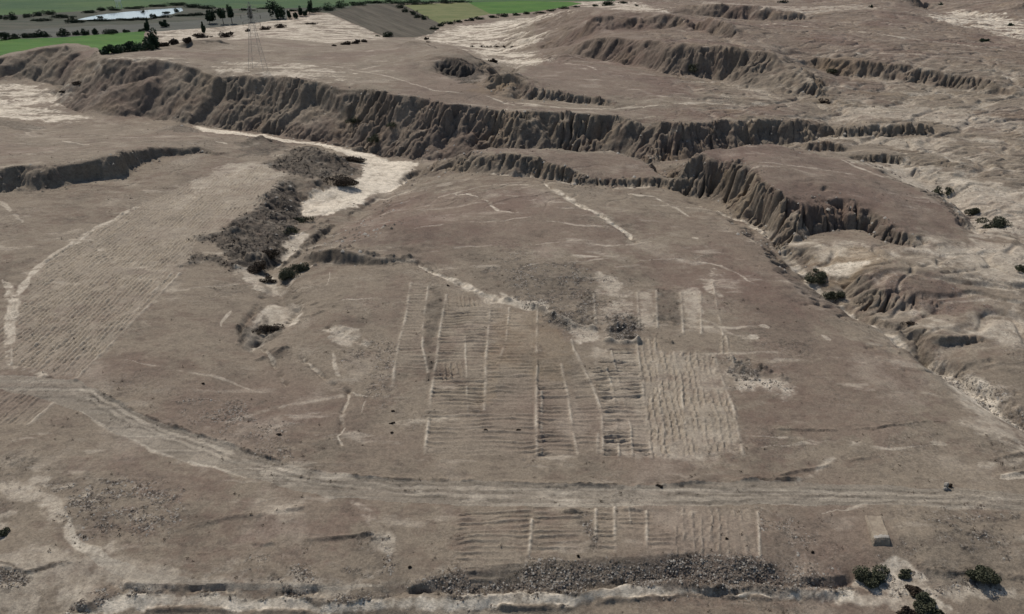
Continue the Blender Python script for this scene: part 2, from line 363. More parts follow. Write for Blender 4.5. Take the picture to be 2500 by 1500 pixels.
# ground unevenness
HT += .55 * fbm(X / 38, Y / 38 + 3, 3) + .22 * fbm(X / 13 + 8, Y / 13, 3) + .05 * fbm(X / 4, Y / 4, 3)
HT += (.16 * fbm(X / 5.5, Y / 4.5 + 12, 4, .6) + .07 * fbm(X / 1.6, Y / 1.6 + 5, 3, .6)) * (1 - sstep(300, 900, Y))
tn = fbm(X / 70 + 3, Y / 26, 4, .5) * 9 + 40
fr = tn % 1.0
tm = np.clip(sstep(30, 110, X) * sstep(215, 290, Y) + sstep(470, 520, Y) * sstep(-60, 60, X), 0, 1) * (1 - steep) * (1 - sstep(700, 850, Y))
tm = tm * (1 - sstep(40, 60, X) * (1 - sstep(150, 170, X)) * (1 - sstep(330, 345, Y)))
HT += tm * .8 * (sstep(.42, .58, fr) - fr) * np.clip(.8 + 1.2 * fbm(X / 30 + 8, Y / 30, 2), 0, 1.6)
sh = HT / 2.3 + .35 * fbm(X / 14, Y / 14 + 30, 3); sf = sh % 1.0
HT += steep * 1.15 * np.clip(gstr * 1.3 - .25, 0, 1) * (sstep(.3, .7, sf) - sf) * np.clip(.7 + 1.4 * fbm(X / 18 + 44, Y / 18, 2), 0, 1.4) * sstep(200, 240, Y)
HT += steep * np.clip(gstr, .3, 1.1) * (.6 * fbm(X / 2.4, Y / 2.4, 3, .6) + .8 * fbm(X / 8, Y / 8 + 70, 2)) * sstep(200, 260, Y)
qx = X + 9 * fbm(X / 30 + 4, Y / 30, 3); qy = Y + 9 * fbm(X / 30 + 54, Y / 30, 3)
rl = 1 - np.abs(perlin(qx / 46 + 7, qy / 34)) * 1.0; rl2 = 1 - np.abs(perlin(qx / 19 + 70, qy / 15))
badl = np.clip(sstep(75, 105, X) * sstep(150, 200, Y) * (1 - sstep(560, 650, Y)) + sstep(120, 150, X), 0, 1) * (1 - .8 * steep)
badl *= 1 - .85 * sstep(62, 72, X) * (1 - sstep(150, 165, X)) * sstep(225, 238, Y) * (1 - sstep(330, 345, Y))
plain_ = (1 - badl) * (1 - steep) * (1 - sstep(560, 640, Y)) * sstep(235, 275, Y)
RILL = (badl * (sstep(.86, .985, rl) + .7 * sstep(.86, .985, rl2)) + plain_ * .30 * sstep(.93, .995, rl2) * sstep(-.1, .3, fbm(X / 60 + 9, Y / 60, 2))).astype(np.float32)
HT -= 1.15 * np.minimum(RILL, 1.2) * sstep(60, 120, Y)
HT += badl * .5 * fbm(X / 7, Y / 7, 4, .6)
HB = HT.copy()                       # the land before furrows and banks

# ------------------------------------------------------------------ from photo pixels to places on that land
def hs(x, y, G=None):
    x = np.asarray(x, np.float32); y = np.asarray(y, np.float32)
    return bil(HB if G is None else G, (np.log(y + 51) - B0) / DB, (x / (y + 51) - A0) / DA)
_yt = np.exp(np.linspace(math.log(123), math.log(1375), 2600)) - 51
def ground(p):
    """where the lines of sight through photo pixels first meet the land"""
    p = np.atleast_2d(np.asarray(p, float))
    out = np.zeros((len(p), 3))
    for n, (u, v) in enumerate(p):
        k = float(kk(max(v, -20)))
        zr = H - _yt / k
        d = _yt * math.cos(PITCH) + (H - zr) * math.sin(PITCH)
        xr = (u - 1250) / FPX * d
        f = zr - hs(xr, _yt)
        q = np.nonzero(f < 0)[0]
        i = q[0] if len(q) else len(_yt) - 1
        if i > 0 and len(q):
            t = f[i - 1] / (f[i - 1] - f[i])
            out[n] = (xr[i - 1] + t * (xr[i] - xr[i - 1]), _yt[i - 1] + t * (_yt[i] - _yt[i - 1]), zr[i - 1] + t * (zr[i] - zr[i - 1]))
        else: out[n] = (xr[i], _yt[i], zr[i])
    return out

WN1, WN2 = fbm(X / 9, Y / 9, 4).astype(np.float32), fbm(X / 9 + 77, Y / 9, 4).astype(np.float32)
def window(q, m):
    r = q[:, 1] + 51; a = q[:, 0] / r
    ma = m / r.min()
    i0 = max(0, int((math.log(max(r.min() - m, 60)) - B0) / DB)); i1 = min(NB, int((math.log(r.max() + m) - B0) / DB) + 2)
    j0 = max(0, int((a.min() - ma - A0) / DA)); j1 = min(NA, int((a.max() + ma - A0) / DA) + 2)
    return slice(i0, i1), slice(j0, j1)

def seg_dist(q, x, y, closed):
    n = len(q); best = np.full(x.shape, 1e9, np.float32); ins = np.zeros(x.shape, bool); tt = np.zeros(x.shape, np.float32); acc = 0.0
    for k in range(n if closed else n - 1):
        x0, y0 = q[k, :2]; x1, y1 = q[(k + 1) % n, :2]
        dx, dy = x1 - x0, y1 - y0; l2 = dx * dx + dy * dy + 1e-9
        t = np.clip(((x - x0) * dx + (y - y0) * dy) / l2, 0, 1)
        d = (x - x0 - t * dx) ** 2 + (y - y0 - t * dy) ** 2
        if not closed:
            c = d < best; tt[c] = (acc + t[c] * math.sqrt(l2))
            acc += math.sqrt(l2)
        best = np.minimum(best, d)
        if closed and y0 != y1:
            c = ((y0 > y) != (y1 > y)) & (x < (x1 - x0) * (y - y0) / (y1 - y0) + x0)
            ins ^= c
    d = np.sqrt(best)
    return (np.where(ins, -d, d), tt)

NFINE = (1.15 * fbm(X / 2.2, Y / 2.2, 4, .65) + 1.0 * fbm(X / 8 + 5, Y / 7, 4, .6)).astype(np.float32)
def ragged(m):
    return lambda wdw: sstep(.2, .95, m * (1 + .25 * m) + .75 * NFINE[wdw] * np.minimum(1, 3 * m)) * np.clip(.85 + .6 * NFINE[wdw], .35, 1.15)

def area(s, soft=2.0, warp=1.0, q=None):
    """(window, 0..1 cover) of a photo polygon laid on the land"""
    q = ground(P(s)) if q is None else q
    wi, wj = window(q, soft + 3 * warp + 2)
    x = X[wi, wj] + WN1[wi, wj] * warp * 3; y = Y[wi, wj] + WN2[wi, wj] * warp * 3
    d, _ = seg_dist(q, x, y, True)
    return (wi, wj), 1 - sstep(-soft, soft, d)

def line(s, width, warp=.4, q=None):
    q = ground(P(s)) if q is None else q
    wi, wj = window(q, width * 2.5 + 3 * warp + 1)
    x = X[wi, wj] + WN1[wi, wj] * warp * 2; y = Y[wi, wj] + WN2[wi, wj] * warp * 2
    d, t = seg_dist(q, x, y, False)
    return (wi, wj), np.exp(-(d / width) ** 2), d, t

Z0 = lambda: np.zeros((NB, NA), np.float32)
SAND, DARK, RED, ROCK, OCH = Z0(), Z0(), Z0(), Z0(), Z0()
CH = dict(S=SAND, D=DARK, R=RED, K=ROCK, O=OCH)
def paint(ch, val, w, m):
    A = CH[ch]
    A[w] = np.maximum(A[w], m * val) if val > 0 else A[w] * (1 + val * m)

# soils: polygons (channel, strength, soft edge m, warp m, outline)
for ch, val, soft, warp, s in [
    ('S', .95, 2, .8, "470,307 540,318 640,328 700,341 780,350 840,363 910,379 950,393 1025,397 1000,430 965,462 900,478 870,505 800,525 740,528 722,505 760,470 800,455 870,440 890,415 880,395 840,375 760,352 690,347 600,330 500,322"),
    ('O', .5, 3, 1, "728,505 745,480 800,468 850,470 860,490 810,520 740,528"),
    ('S', .75, 5, 2, "-60,212 60,207 130,215 175,222 160,240 145,260 215,286 190,300 100,298 60,290 -60,283"),
    ('S', .5, 5, 3, "520,168 600,150 680,155 780,162 830,182 840,192 700,187 600,183 540,180"),
    ('S', .45, 5, 2, "200,165 300,140 420,142 460,152 330,150 240,170"),
    ('S', .62, 3, 1, "560,76 800,32 945,93 930,97 800,106 720,98 640,92 560,98"),
    ('S', .62, 3, 1, "380,78 540,66 700,48 805,31 800,42 700,68 520,92 395,112"),
    ('S', .8, 6, 2, "1010,98 1100,65 1300,42 1400,28 1320,50 1230,80 1290,90 1345,75 1340,90 1245,128 1330,140 1345,150 1250,160 1200,160 1140,118 1080,105"),
    ('S', .7, 6, 2, "1350,8 1460,2 1560,5 1640,20 1560,30 1480,20"),
    ('S', .45, 8, 3, "1700,3 2100,10 2150,22 2000,35 1850,25"),
    ('S', .85, 6, 3, "2250,38 2330,25 2480,40 2600,70 2560,110 2400,72 2300,54"),
    ('S', .7, 2, 1, "1990,660 2055,642 2136,634 2110,655 2085,670 2030,682"),
    ('O', .6, 3, 2, "1960,640 2000,600 2100,600 2160,640 2100,690 2020,690"),
    ('S', .5, 1.5, .6, "630,765 660,745 735,735 735,770 700,800 690,800 660,820 640,850 605,860 590,840 620,800"),
    ('S', .6, 1.5, 1, "700,560 760,575 740,600 700,640 660,670 690,620"),
    ('S', .8, 1, .3, "160,1500 300,1452 500,1453 680,1460 830,1474 950,1464 1100,1455 1265,1445 1400,1454 1511,1431 1600,1423 1766,1437 2083,1438 2083,1466 1879,1462 1700,1452 1596,1456 1497,1466 1398,1484 1200,1484 900,1495 500,1486 330,1486"),
    ('S', .7, 1.5, .8, "2080,1425 2100,1390 2180,1372 2240,1405 2290,1440 2330,1490 2290,1500 2230,1470 2150,1450"),
    ('S', .4, 2, 1, "2290,1440 2520,1420 2520,1460 2320,1465"), ('S', .4, 1.5, .8, "1960,1440 2300,1440 2340,1520 2230,1520 2150,1480"),
    ('K', .8, 1.5, .8, "2120,1410 2330,1410 2480,1430 2480,1450 2340,1440 2290,1470 2180,1460"),
    ('S', .55, 4, 1.5, "1790,890 1850,900 1940,940 1900,958 1800,948"), ('D', .8, 3, 1, "1790,888 1830,885 1900,920 1860,930 1800,925"), ('K', .9, 3, 1, "1775,880 1840,885 1940,940 1900,955 1790,945"),
    ('S', .4, 3, 2, "820,790 850,800 890,835 840,840 790,815"),
    ('S', .35, 4, 2, "1465,660 1510,690 1540,790 1490,780 1470,720"), ('S', .3, 3, 1, "1560,710 1600,710 1605,800 1560,800"), ('S', .3, 3, 1, "1665,710 1700,705 1705,800 1668,800"),
    ('S', .4, 3, 2, "1735,660 1760,690 1750,720 1735,700"),
    ('S', .35, 4, 3, "0,1180 100,1170 180,1260 150,1280 60,1220 0,1210"), ('S', .3, 4, 3, "-40,1260 0,1290 30,1330 -40,1340"),
    ('S', .28, 6, 4, "-100,1350 130,1340 330,1400 800,1425 930,1432 900,1445 520,1440 250,1430 100,1480 -100,1450"),
    ('S', .35, 3, 2, "2340,960 2400,1000 2500,1060 2500,1090 2380,1050 2350,1000"), ('K', 1, 4, 2, "2250,880 2320,930 2420,1000 2520,1060 2520,1020 2400,940 2300,890"),
    ('S', .3, 5, 3, "2200,760 2330,800 2480,740 2520,820 2300,810"), ('S', .3, 6, 4, "2290,620 2420,600 2520,640 2520,700 2380,690"),
    ('S', .35, 5, 3, "2330,540 2480,520 2520,570 2380,580"), ('S', .3, 5, 3, "2060,335 2300,335 2340,352 2200,362 2090,352"),
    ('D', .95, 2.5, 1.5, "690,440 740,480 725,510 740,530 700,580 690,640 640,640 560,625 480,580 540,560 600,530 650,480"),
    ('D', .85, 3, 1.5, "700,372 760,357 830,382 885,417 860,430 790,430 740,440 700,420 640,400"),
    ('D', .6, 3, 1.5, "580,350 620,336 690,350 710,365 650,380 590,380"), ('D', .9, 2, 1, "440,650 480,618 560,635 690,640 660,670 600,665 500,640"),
    ('D', .5, 3, 1.5, "400,312 440,305 490,325 440,325"), ('D', .4, 3, 1, "-50,288 60,300 110,312 60,322 -50,300"),
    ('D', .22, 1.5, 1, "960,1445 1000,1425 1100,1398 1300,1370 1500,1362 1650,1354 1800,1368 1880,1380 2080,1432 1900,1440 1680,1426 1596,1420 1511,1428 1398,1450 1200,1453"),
    ('K', 1, 2, 1.4, "980,1440 1000,1425 1100,1395 1300,1368 1500,1358 1650,1350 1800,1364 1880,1376 2080,1430 1900,1440 1680,1426 1596,1420 1511,1428 1398,1450 1200,1453"),
    ('K', .6, .8, .4, "260,1430 420,1438 600,1440 760,1444 900,1455 960,1448 1000,1438 1000,1462 930,1478 830,1480 660,1468 500,1464 300,1460"), ('K', .3, .6, .4, "330,1484 700,1488 900,1492 1200,1482 1450,1474 1600,1452 1900,1458 2050,1464 2050,1476 1700,1466 1600,1464 1450,1490 1200,1500 330,1500"), ('K', .9, .8, .4, "180,1475 260,1430 300,1445 230,1500 160,1500"),
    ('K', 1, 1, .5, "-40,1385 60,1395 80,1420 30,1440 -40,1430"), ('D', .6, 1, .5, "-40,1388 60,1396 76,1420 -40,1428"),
    ('K', .8, 5, 2, "130,1190 250,1180 420,1200 470,1230 420,1290 330,1310 200,1290"), ('D', .3, 5, 2, "100,1150 200,1160 330,1230 300,1290 200,1270"),
    ('D', .4, 3, 1.5, "20,1100 130,1140 160,1170 60,1160"), ('D', .35, 3, 1.5, "330,1400 420,1385 560,1400 900,1395 930,1425 700,1420 480,1415"), ('K', .7, 3, 1, "600,1370 720,1370 930,1400 930,1430 700,1420"),
    ('D', .5, 2, 1, "890,1310 925,1305 945,1335 940,1370 930,1340"), ('K', .8, 2, 1, "880,1310 925,1302 955,1380 940,1420 930,1345"),
    ('D', .95, 2.5, 1, "1485,775 1540,772 1560,800 1530,832 1490,820"), ('K', 1, 3, 1, "1480,770 1545,765 1565,800 1530,835 1485,825"),
    ('D', .45, 4, 2, "1265,725 1340,745 1440,770 1455,800 1400,815 1340,775"), ('K', .9, 4, 2, "1260,720 1340,740 1440,760 1455,800 1400,815 1340,780"),
    ('S', .55, 2, 1, "1215,715 1260,730 1340,745 1330,762 1260,750 1225,740"), ('S', .5, 2, 1, "1380,790 1440,800 1460,830 1420,838 1390,820"), ('D', .7, 2, 1, "1330,765 1400,775 1455,780 1450,800 1390,798 1340,782"),
    ('D', .35, 4, 2, "1200,640 1450,650 1460,740 1360,740 1240,710"), ('K', .6, 5, 3, "1190,630 1450,650 1460,760 1340,750 1230,710"),
    ('D', .5, 2, 1, "1605,705 1655,705 1662,805 1640,790 1605,785"), ('D', .5, 2, 1, "1410,720 1450,720 1455,780 1410,780"),
    ('D', .5, 2, 1, "1050,695 1085,700 1065,860 1050,930 1040,890 1045,800"), ('D', .4, 2, 1, "1425,1245 1455,1245 1450,1340 1425,1350"), ('K', .9, 2, 1, "1425,1245 1455,1245 1450,1340 1425,1350"),
    ('D', .7, 1.5, 1, "585,790 630,800 640,770 660,790 690,800 670,825 620,855 600,862 580,830"), ('D', .5, 2, 1, "640,870 690,845 720,850 690,870 660,890"), ('D', .5, 1.5, 1, "745,625 830,612 940,630 1000,640 960,648 830,648 750,645"), ('D', .5, 2, 1.5, "800,800 850,795 840,825 810,830"), ('S', .5, 2, 1.5, "580,660 640,665 690,690 690,720 640,720 600,690"),
    ('D', .25, 4, 3, "760,590 1050,592 1040,615 900,610 760,608"), ('D', .3, 4, 2, "1060,150 1130,142 1180,170 1170,205 1130,200 1080,175"),
    ('D', .95, 3, 1.5, "1050,160 1100,143 1130,148 1180,175 1160,205 1130,203 1080,178"), ('D', .35, 5, 2, "1900,700 2010,690 2020,740 1930,740"),
    ('R', .9, 6, 4, "2120,660 2260,670 2370,720 2380,765 2240,775 2150,750 2100,700"), ('R', .6, 10, 6, "1260,165 1480,165 1650,190 1700,240 1500,240 1300,210"), ('R', .5, 10, 6, "1240,262 1500,272 1950,255 1950,285 1700,292 1300,270"),
    ('R', .5, 8, 6, "1830,900 2250,960 2300,1050 1850,1120 1820,1000"), ('R', .4, 8, 6, "900,690 1000,690 990,780 860,780"), ('R', .4, 6, 4, "1500,520 1700,530 1720,560 1560,570"),
    ('K', .55, 6, 3, "850,840 950,830 970,960 900,980"), ('K', .5, 6, 3, "400,950 680,1000 900,1080 860,1120 650,1090 420,1020"), ('K', .5, 6, 3, "1840,1240 1950,1250 2000,1340 1860,1350"),
    ('K', .7, 6, 3, "2300,1270 2460,1240 2490,1280 2330,1330"), ('D', .35, 5, 2, "2260,1320 2330,1290 2470,1260 2480,1290 2340,1330"), ('K', .5, 8, 4, "2150,1310 2400,1330 2400,1380 2100,1380"),
    ('O', .45, 4, 2, "1730,440 1800,440 1840,500 1810,520 1740,480"), ('O', .5, 4, 2, "1850,530 1920,560 1940,590 1890,580"), ('O', .35, 5, 3, "1990,165 2080,140 2150,160 2060,185"),
    ('O', .4, 8, 4, "1150,205 1260,180 1290,235 1200,240"), ('O', .4, 4, 2, "1530,440 1600,430 1650,455 1560,460"), ('S', .4, 3, 1.5, "1500,460 1545,436 1600,455 1560,462"),
    ]:
    far_ = ch == 'S' and float(s.split()[0].split(',')[1]) < 320 and val < .9
    wdw, m = area(s, soft * (2.2 if far_ else 1), warp * (2.2 if far_ else 1))
    if far_: m = m * np.clip(.62 + 1.5 * fbm(X[wdw] / 26, Y[wdw] / 12 + 3, 4, .6), .1, 1.1)
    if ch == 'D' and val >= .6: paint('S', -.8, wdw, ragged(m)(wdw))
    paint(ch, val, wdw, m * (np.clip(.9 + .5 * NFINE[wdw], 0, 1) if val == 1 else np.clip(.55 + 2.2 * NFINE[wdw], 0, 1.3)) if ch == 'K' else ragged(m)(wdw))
# soils and painted shade: lines (channel, strength, half width m, outline)
for ch, val, wd, s in [
    ('S', .85, 1.3, "1325,445 1370,475 1430,510 1500,548 1545,580"), ('S', .55, 2.5, "1325,445 1370,475 1430,510 1500,548 1545,580"), ('S', .8, 1.2, "1110,475 1170,480 1200,500 1215,515 1265,520"), ('S', .65, 1.2, "1525,472 1600,482 1650,510 1685,532"),
    ('S', .75, 1.8, "1020,645 1080,672 1150,705 1210,735"), ('S', .5, 3, "1100,682 1210,735 1300,750 1400,790"), ('S', .6, 2, "1195,425 1330,437 1420,452 1440,450"), ('S', .5, 2, "1490,462 1620,455"),
    ('S', .5, 1.2, "1390,625 1470,628"), ('S', .6, 1.6, "140,255 175,215 240,160 275,142"), ('S', .5, 2, "100,640 200,580 300,520 330,505"), ('S', .6, 2.6, "30,890 24,850 26,800 34,745 22,705 8,685"), ('S', .6, 2.4, "34,745 60,690 110,640 200,582 300,522 345,503"), ('S', .5, 2.5, "30,890 70,905 120,918"), ('S', .4, 1.5, "0,490 30,520 50,545"),
    ('S', .4, .95, "640,850 670,895 700,940"), ('S', .45, 1, "540,800 560,760"), ('S', .4, .95, "740,875 800,930 850,955 910,970"), ('S', .4, .95, "850,955 835,1010 845,1040"), ('S', .5, .9, "845,1040 822,1065 835,1090"), ('S', .4, 1, "815,860 830,930"), ('S', .4, .8, "890,975 880,1010"),
    ('S', .6, 1.5, "180,1265 176,1300 200,1330 245,1362"), ('S', .45, 2, "60,1180 130,1220 175,1262"), ('S', .3, 4, "245,1362 330,1405 520,1428 900,1436"),
    ('S', .38, .9, "190,1005 300,1065 400,1110 540,1150 600,1168"), ('S', .35, 1.0, "300,1010 360,1035 420,1060"), ('S', .35, 1.2, "770,1153 860,1166"), ('S', .4, 2.5, "850,1225 900,1270 935,1320 950,1360"),
    ('S', .3, .8, "2000,1250 2120,1230 2300,1240 2500,1252"), ('S', .22, .8, "1860,1228 2100,1232"), ('S', .5, 1.2, "2440,1170 2500,1160"), ('S', .35, 3, "2390,1140 2500,1120"),
    ('S', .7, 2.8, "1690,495 1760,520 1830,545 1890,590 1930,640 1992,706 2060,745 2100,775"), ('S', .8, 6.0, "2255,888 2320,925 2380,972 2440,1015 2500,1050"), ('S', .6, 3.2, "2120,790 2200,840 2255,888"),
    ('S', .6, 2.4, "2281,468 2330,510 2360,555 2400,570"), ('S', .5, 2, "2055,390 2150,430 2260,462"), ('S', .4, 1.5, "2240,640 2290,655"), ('S', .45, 2, "2250,628 2280,645 2310,650"),
    ('S', .45, 2.5, "1240,250 1350,262 1490,268 1600,258 1700,252 1850,252 2000,258 2200,262"), ('S', .5, 2, "1180,232 1260,258"), ('S', .4, 2.5, "2240,280 2400,290 2500,310"), ('S', .4, 2, "2290,380 2350,400 2500,420"),
    ('S', .5, 3, "1738,44 1900,58 2100,78 2300,105 2500,130"), ('S', .35, 2, "1900,125 2100,132 2300,138 2500,150"), ('S', .35, 2, "2100,178 2300,175 2500,170"), ('S', .5, 1.5, "1380,155 1460,172"),
    ('S', .5, 1.6, "1690,200 1770,203"), ('S', .4, 2, "880,170 930,160"), ('S', .4, 1.5, "800,160 960,190 1060,222 1150,230"), ('S', .6, 1.2, "525,345 555,352"), ('S', .4, 1.5, "150,345 220,354"), ('S', .35, 1.5, "60,322 85,335"),
    ('S', .5, 1.6, "1850,795 1880,797"), ('S', .5, 1.6, "1820,820 1845,823"), ('S', .5, 1.4, "2005,815 2025,830"), ('S', .4, 1.4, "2280,1080 2310,1085"), ('S', .6, 1.2, "2060,1460 2240,1475 2350,1500"), ('S', .6, 1.4, "2220,1415 2270,1450 2310,1495"),
    ('S', .6, 1, "1690,580 1710,582"), ('S', .5, 1, "920,557 950,556"), ('S', .45, 1.3, "700,700 740,665 770,640"), ('S', .4, .7, "805,665 803,700 790,720"), ('S', .4, .6, "830,735 990,725"),
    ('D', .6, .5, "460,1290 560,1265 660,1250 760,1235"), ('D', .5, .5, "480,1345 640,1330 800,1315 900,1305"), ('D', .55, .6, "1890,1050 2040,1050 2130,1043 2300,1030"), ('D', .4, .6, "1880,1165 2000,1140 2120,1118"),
    ('D', .5, .6, "240,957 320,1000 400,1032 560,1087 680,1124"), ('D', .4, .5, "760,1147 880,1165 1000,1170 1080,1171"), ('D', .6, .6, "1340,1183 1480,1187 1560,1186"), ('D', .6, .6, "1600,1186 1650,1182 1850,1171 1960,1171"),  # shadow of the road berms and ditches, painted as dark strokes
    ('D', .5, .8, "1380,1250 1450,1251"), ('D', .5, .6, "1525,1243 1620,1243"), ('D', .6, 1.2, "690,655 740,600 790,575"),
    ('S', .4, .9, "1010,560 1100,545 1200,540 1300,530"), ('S', .4, .8, "1280,600 1380,590 1500,600 1600,590"), ('S', .4, .8, "1060,470 1200,450 1320,455"), ('S', .35, .8, "1240,660 1330,640 1420,640 1520,625"), ('S', .4, .8, "1560,640 1650,630 1760,650 1850,700"), ('S', .35, .8, "1850,1090 2000,1085 2200,1095 2300,1085"), ('S', .35, .8, "1830,1060 1950,1075 2120,1085"), ('S', .3, .8, "300,880 420,900 560,930 640,960"),
    ('D', 0.4, 0.45, "0,914 180,934 320,1008 430,1054 540,1094 700,1146 1000,1182 1400,1197 1900,1193 2200,1198 2500,1214"), ('S', 0.2, 0.7, "0,922 180,942 320,1016 430,1062 540,1102 700,1154 1000,1190 1400,1205 1900,1201 2200,1206 2500,1222"), ('D', 0.4, 0.4, "0,930 180,950 320,1024 430,1070 540,1110 700,1162 1000,1198 1400,1213 1900,1209 2200,1214 2500,1230"), ('S', 0.17, 0.7, "0,937 180,957 320,1031 430,1077 540,1117 700,1169 1000,1205 1400,1220 1900,1216 2200,1221 2500,1237"), ('D', 0.35, 0.45, "0,944 180,964 320,1038 430,1084 540,1124 700,1176 1000,1212 1400,1227 1900,1223 2200,1228 2500,1244"),
    ('D', .8, .8, "1000,1448 1124,1455 1223,1455 1265,1444 1398,1453 1455,1444 1511,1430 1596,1421 1681,1426 1766,1435 1913,1439 2083,1436"),  # shade of the scarp face painted along its lip
    ('D', .7, .5, "300,1446 420,1449 560,1455 680,1457 850,1474 940,1466 1000,1450"), ('D', .6, .4, "360,1490 600,1493 760,1497"), ('D', .6, .4, "1200,1488 1398,1489 1450,1481 1500,1469 1596,1457 1709,1455 1879,1464 1970,1471"),  # left lip paints dark rocks and scarp shade; lower line paints stones
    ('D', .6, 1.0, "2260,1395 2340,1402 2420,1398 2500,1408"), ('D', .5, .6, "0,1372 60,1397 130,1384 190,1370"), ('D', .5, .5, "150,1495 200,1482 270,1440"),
    ('D', .5, .8, "1340,150 1420,140 1480,95"), ('D', .45, 1, "255,142 300,150 240,200 140,258"),
    ]:
    if ch == 'S': wd *= .68; val *= .92
    wdw, m, d, t = line(s, wd, .8)
    tl = max(float(t.max()), 1e-3); tap = np.clip(np.minimum(t, tl - t) / (.22 * tl) + .25, .25, 1)
    ww = wd * tap * np.clip(1 + .9 * perlin(t / 7, t * 0 + wd * 5), .3, 1.7)
    m = (1 - sstep(.3 * ww, 1.3 * ww, d * (1 + .6 * NFINE[wdw]))) * np.clip(.8 + .7 * perlin(t / 11 + 3, t * 0 + wd), .25, 1)
    paint(ch, val, wdw, ragged(m)(wdw))
    if ch == 'D' and val >= .5: paint('S', -.9, wdw, ragged(m)(wdw))
for ch, val, soft, warp, s in [
    ('R', .75, 4, 2, "1660,420 1740,366 1851,353 1956,370 2111,402 2281,487 2350,545 2332,575 2200,566 2111,528 2041,533 1970,528 1900,470 1830,420 1760,396"),
    ('R', .6, 4, 2, "1110,396 1234,362 1300,368 1500,376 1600,420 1610,436 1470,436 1400,420 1313,384"),
    ('R', .6, 5, 3, "1000,480 1150,470 1330,470 1500,560 1560,620 1480,640 1250,600 1050,590 900,600 800,600 850,545"),
    ('R', .55, 6, 4, "1550,620 1750,600 1900,700 2000,800 2180,870 2250,950 2000,1000 1830,900 1780,760 1600,690"),
    ('D', .2, 5, 3, "1500,640 1600,640 1600,690 1500,690"), ('D', .22, 5, 3, "800,600 1000,595 1040,620 900,615"), ('R', .5, 6, 4, "250,1080 420,1130 600,1190 560,1250 300,1200 150,1120"), ('R', .5, 6, 4, "560,1260 800,1230 900,1290 880,1310 640,1330 480,1340"),
    ('S', .42, 6, 4, "2060,385 2160,425 2290,475 2400,560 2520,600 2520,480 2350,430 2200,400"), ('S', .3, 8, 4, "2030,262 2300,262 2520,300 2520,330 2300,300 2050,300"), ('S', .35, 5, 3, "1950,590 2000,650 2090,600 2280,620 2400,650 2520,640 2520,600 2360,590 2200,606"),
    ('S', .15, 6, 2, "30,890 45,760 110,640 300,520 480,440 640,405 700,440 640,500 480,590 440,665 300,810 185,925 110,905"), ('S', .3, 4, 2, "480,440 560,400 660,400 700,430 640,450 540,470 420,500"), ('O', .35, 3, 1, "1215,755 1310,760 1400,850 1385,930 1310,925 1220,890 1180,1000 1180,940"), ('S', .22, 3, 1, "1450,860 1700,860 1745,872 1815,1110 1590,1118 1470,1110"),
    ]:
    wdw, m = area(s, soft, warp)
    paint(ch, val, wdw, ragged(m)(wdw))
_r = np.random.default_rng(21)
for k in range(90):
    x0, y0 = _r.uniform(-150, 190), 95 + 330 * _r.uniform(0, 1) ** 1.3
    an = _r.normal(0, .3); ln = _r.uniform(10, 46); nn = 7
    an = an + np.cumsum(_r.normal(0, .14, nn)); px = x0 + np.cumsum(np.cos(an)) * ln / nn; py = y0 + np.cumsum(np.sin(an)) * ln / nn
    wdw, m, d, t = line("", .55, .6, np.stack([px, py, px * 0], 1))
    m = np.clip(1.3 * m * np.clip(.55 + 1.2 * NFINE[wdw], 0, 1), 0, 1)
    paint('S' if k % 3 else 'D', _r.uniform(.18, .42), wdw, m)
# broad natural variation
n1 = fbm(X / 60 + 5, Y / 60, 4); n2 = fbm(X / 20, Y / 24 + 8, 6, .62)
RED[:] = np.clip(RED + .55 * sstep(.0, .35, n1) * (1 - SAND), 0, 1)
SAND[:] = np.clip(SAND + .13 * sstep(.1, .42, n2) + .26 * sstep(.16, .45, fbm(X / 17, Y / 6, 5, .65)) * sstep(-.2, .2, fbm(X / 70, Y / 50 + 40, 2)), 0, 1)
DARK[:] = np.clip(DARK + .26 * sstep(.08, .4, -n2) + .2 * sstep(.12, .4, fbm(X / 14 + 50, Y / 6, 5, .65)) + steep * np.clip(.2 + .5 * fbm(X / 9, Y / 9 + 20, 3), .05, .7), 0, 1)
OCH[:] = np.clip(OCH + .35 * steep * sstep(0, .4, fbm(X / 25 + 30, Y / 25, 3)), 0, 1)
ROCK[:] = np.clip(ROCK + .22 * sstep(.05, .4, fbm(X / 18 + 60, Y / 18, 3)) * (1 - sstep(.2, .5, slope)), 0, 1)
RB = np.clip(RILL, 0, 1) * np.clip(.35 + 1.1 * NFINE, 0, 1)
SAND[:] = np.maximum(SAND, .5 * RB * (1 - .5 * sstep(430, 520, Y)))
badl = badl.astype(np.float32)
fbl = badl * (1 - .65 * sstep(430, 520, Y))
RED[:] = np.clip(RED + .5 * sstep(430, 520, Y) * (X > 20), 0, 1)
SAND[:] = np.clip(SAND + fbl * .3 * sstep(.05, .5, fbm(X / 24, Y / 12 + 5, 5, .65)), 0, 1); DARK[:] = np.clip(DARK + badl * .3 * sstep(.05, .5, fbm(X / 20 + 33, Y / 10, 5, .65)), 0, 1); OCH[:] = np.clip(OCH + badl * .35 * sstep(.1, .5, fbm(X / 30 + 13, Y / 22, 4)), 0, 1); ROCK[:] = np.clip(ROCK + badl * .3 * sstep(0, .4, NFINE), 0, 1)
SAND *= 1 - .6 * steep

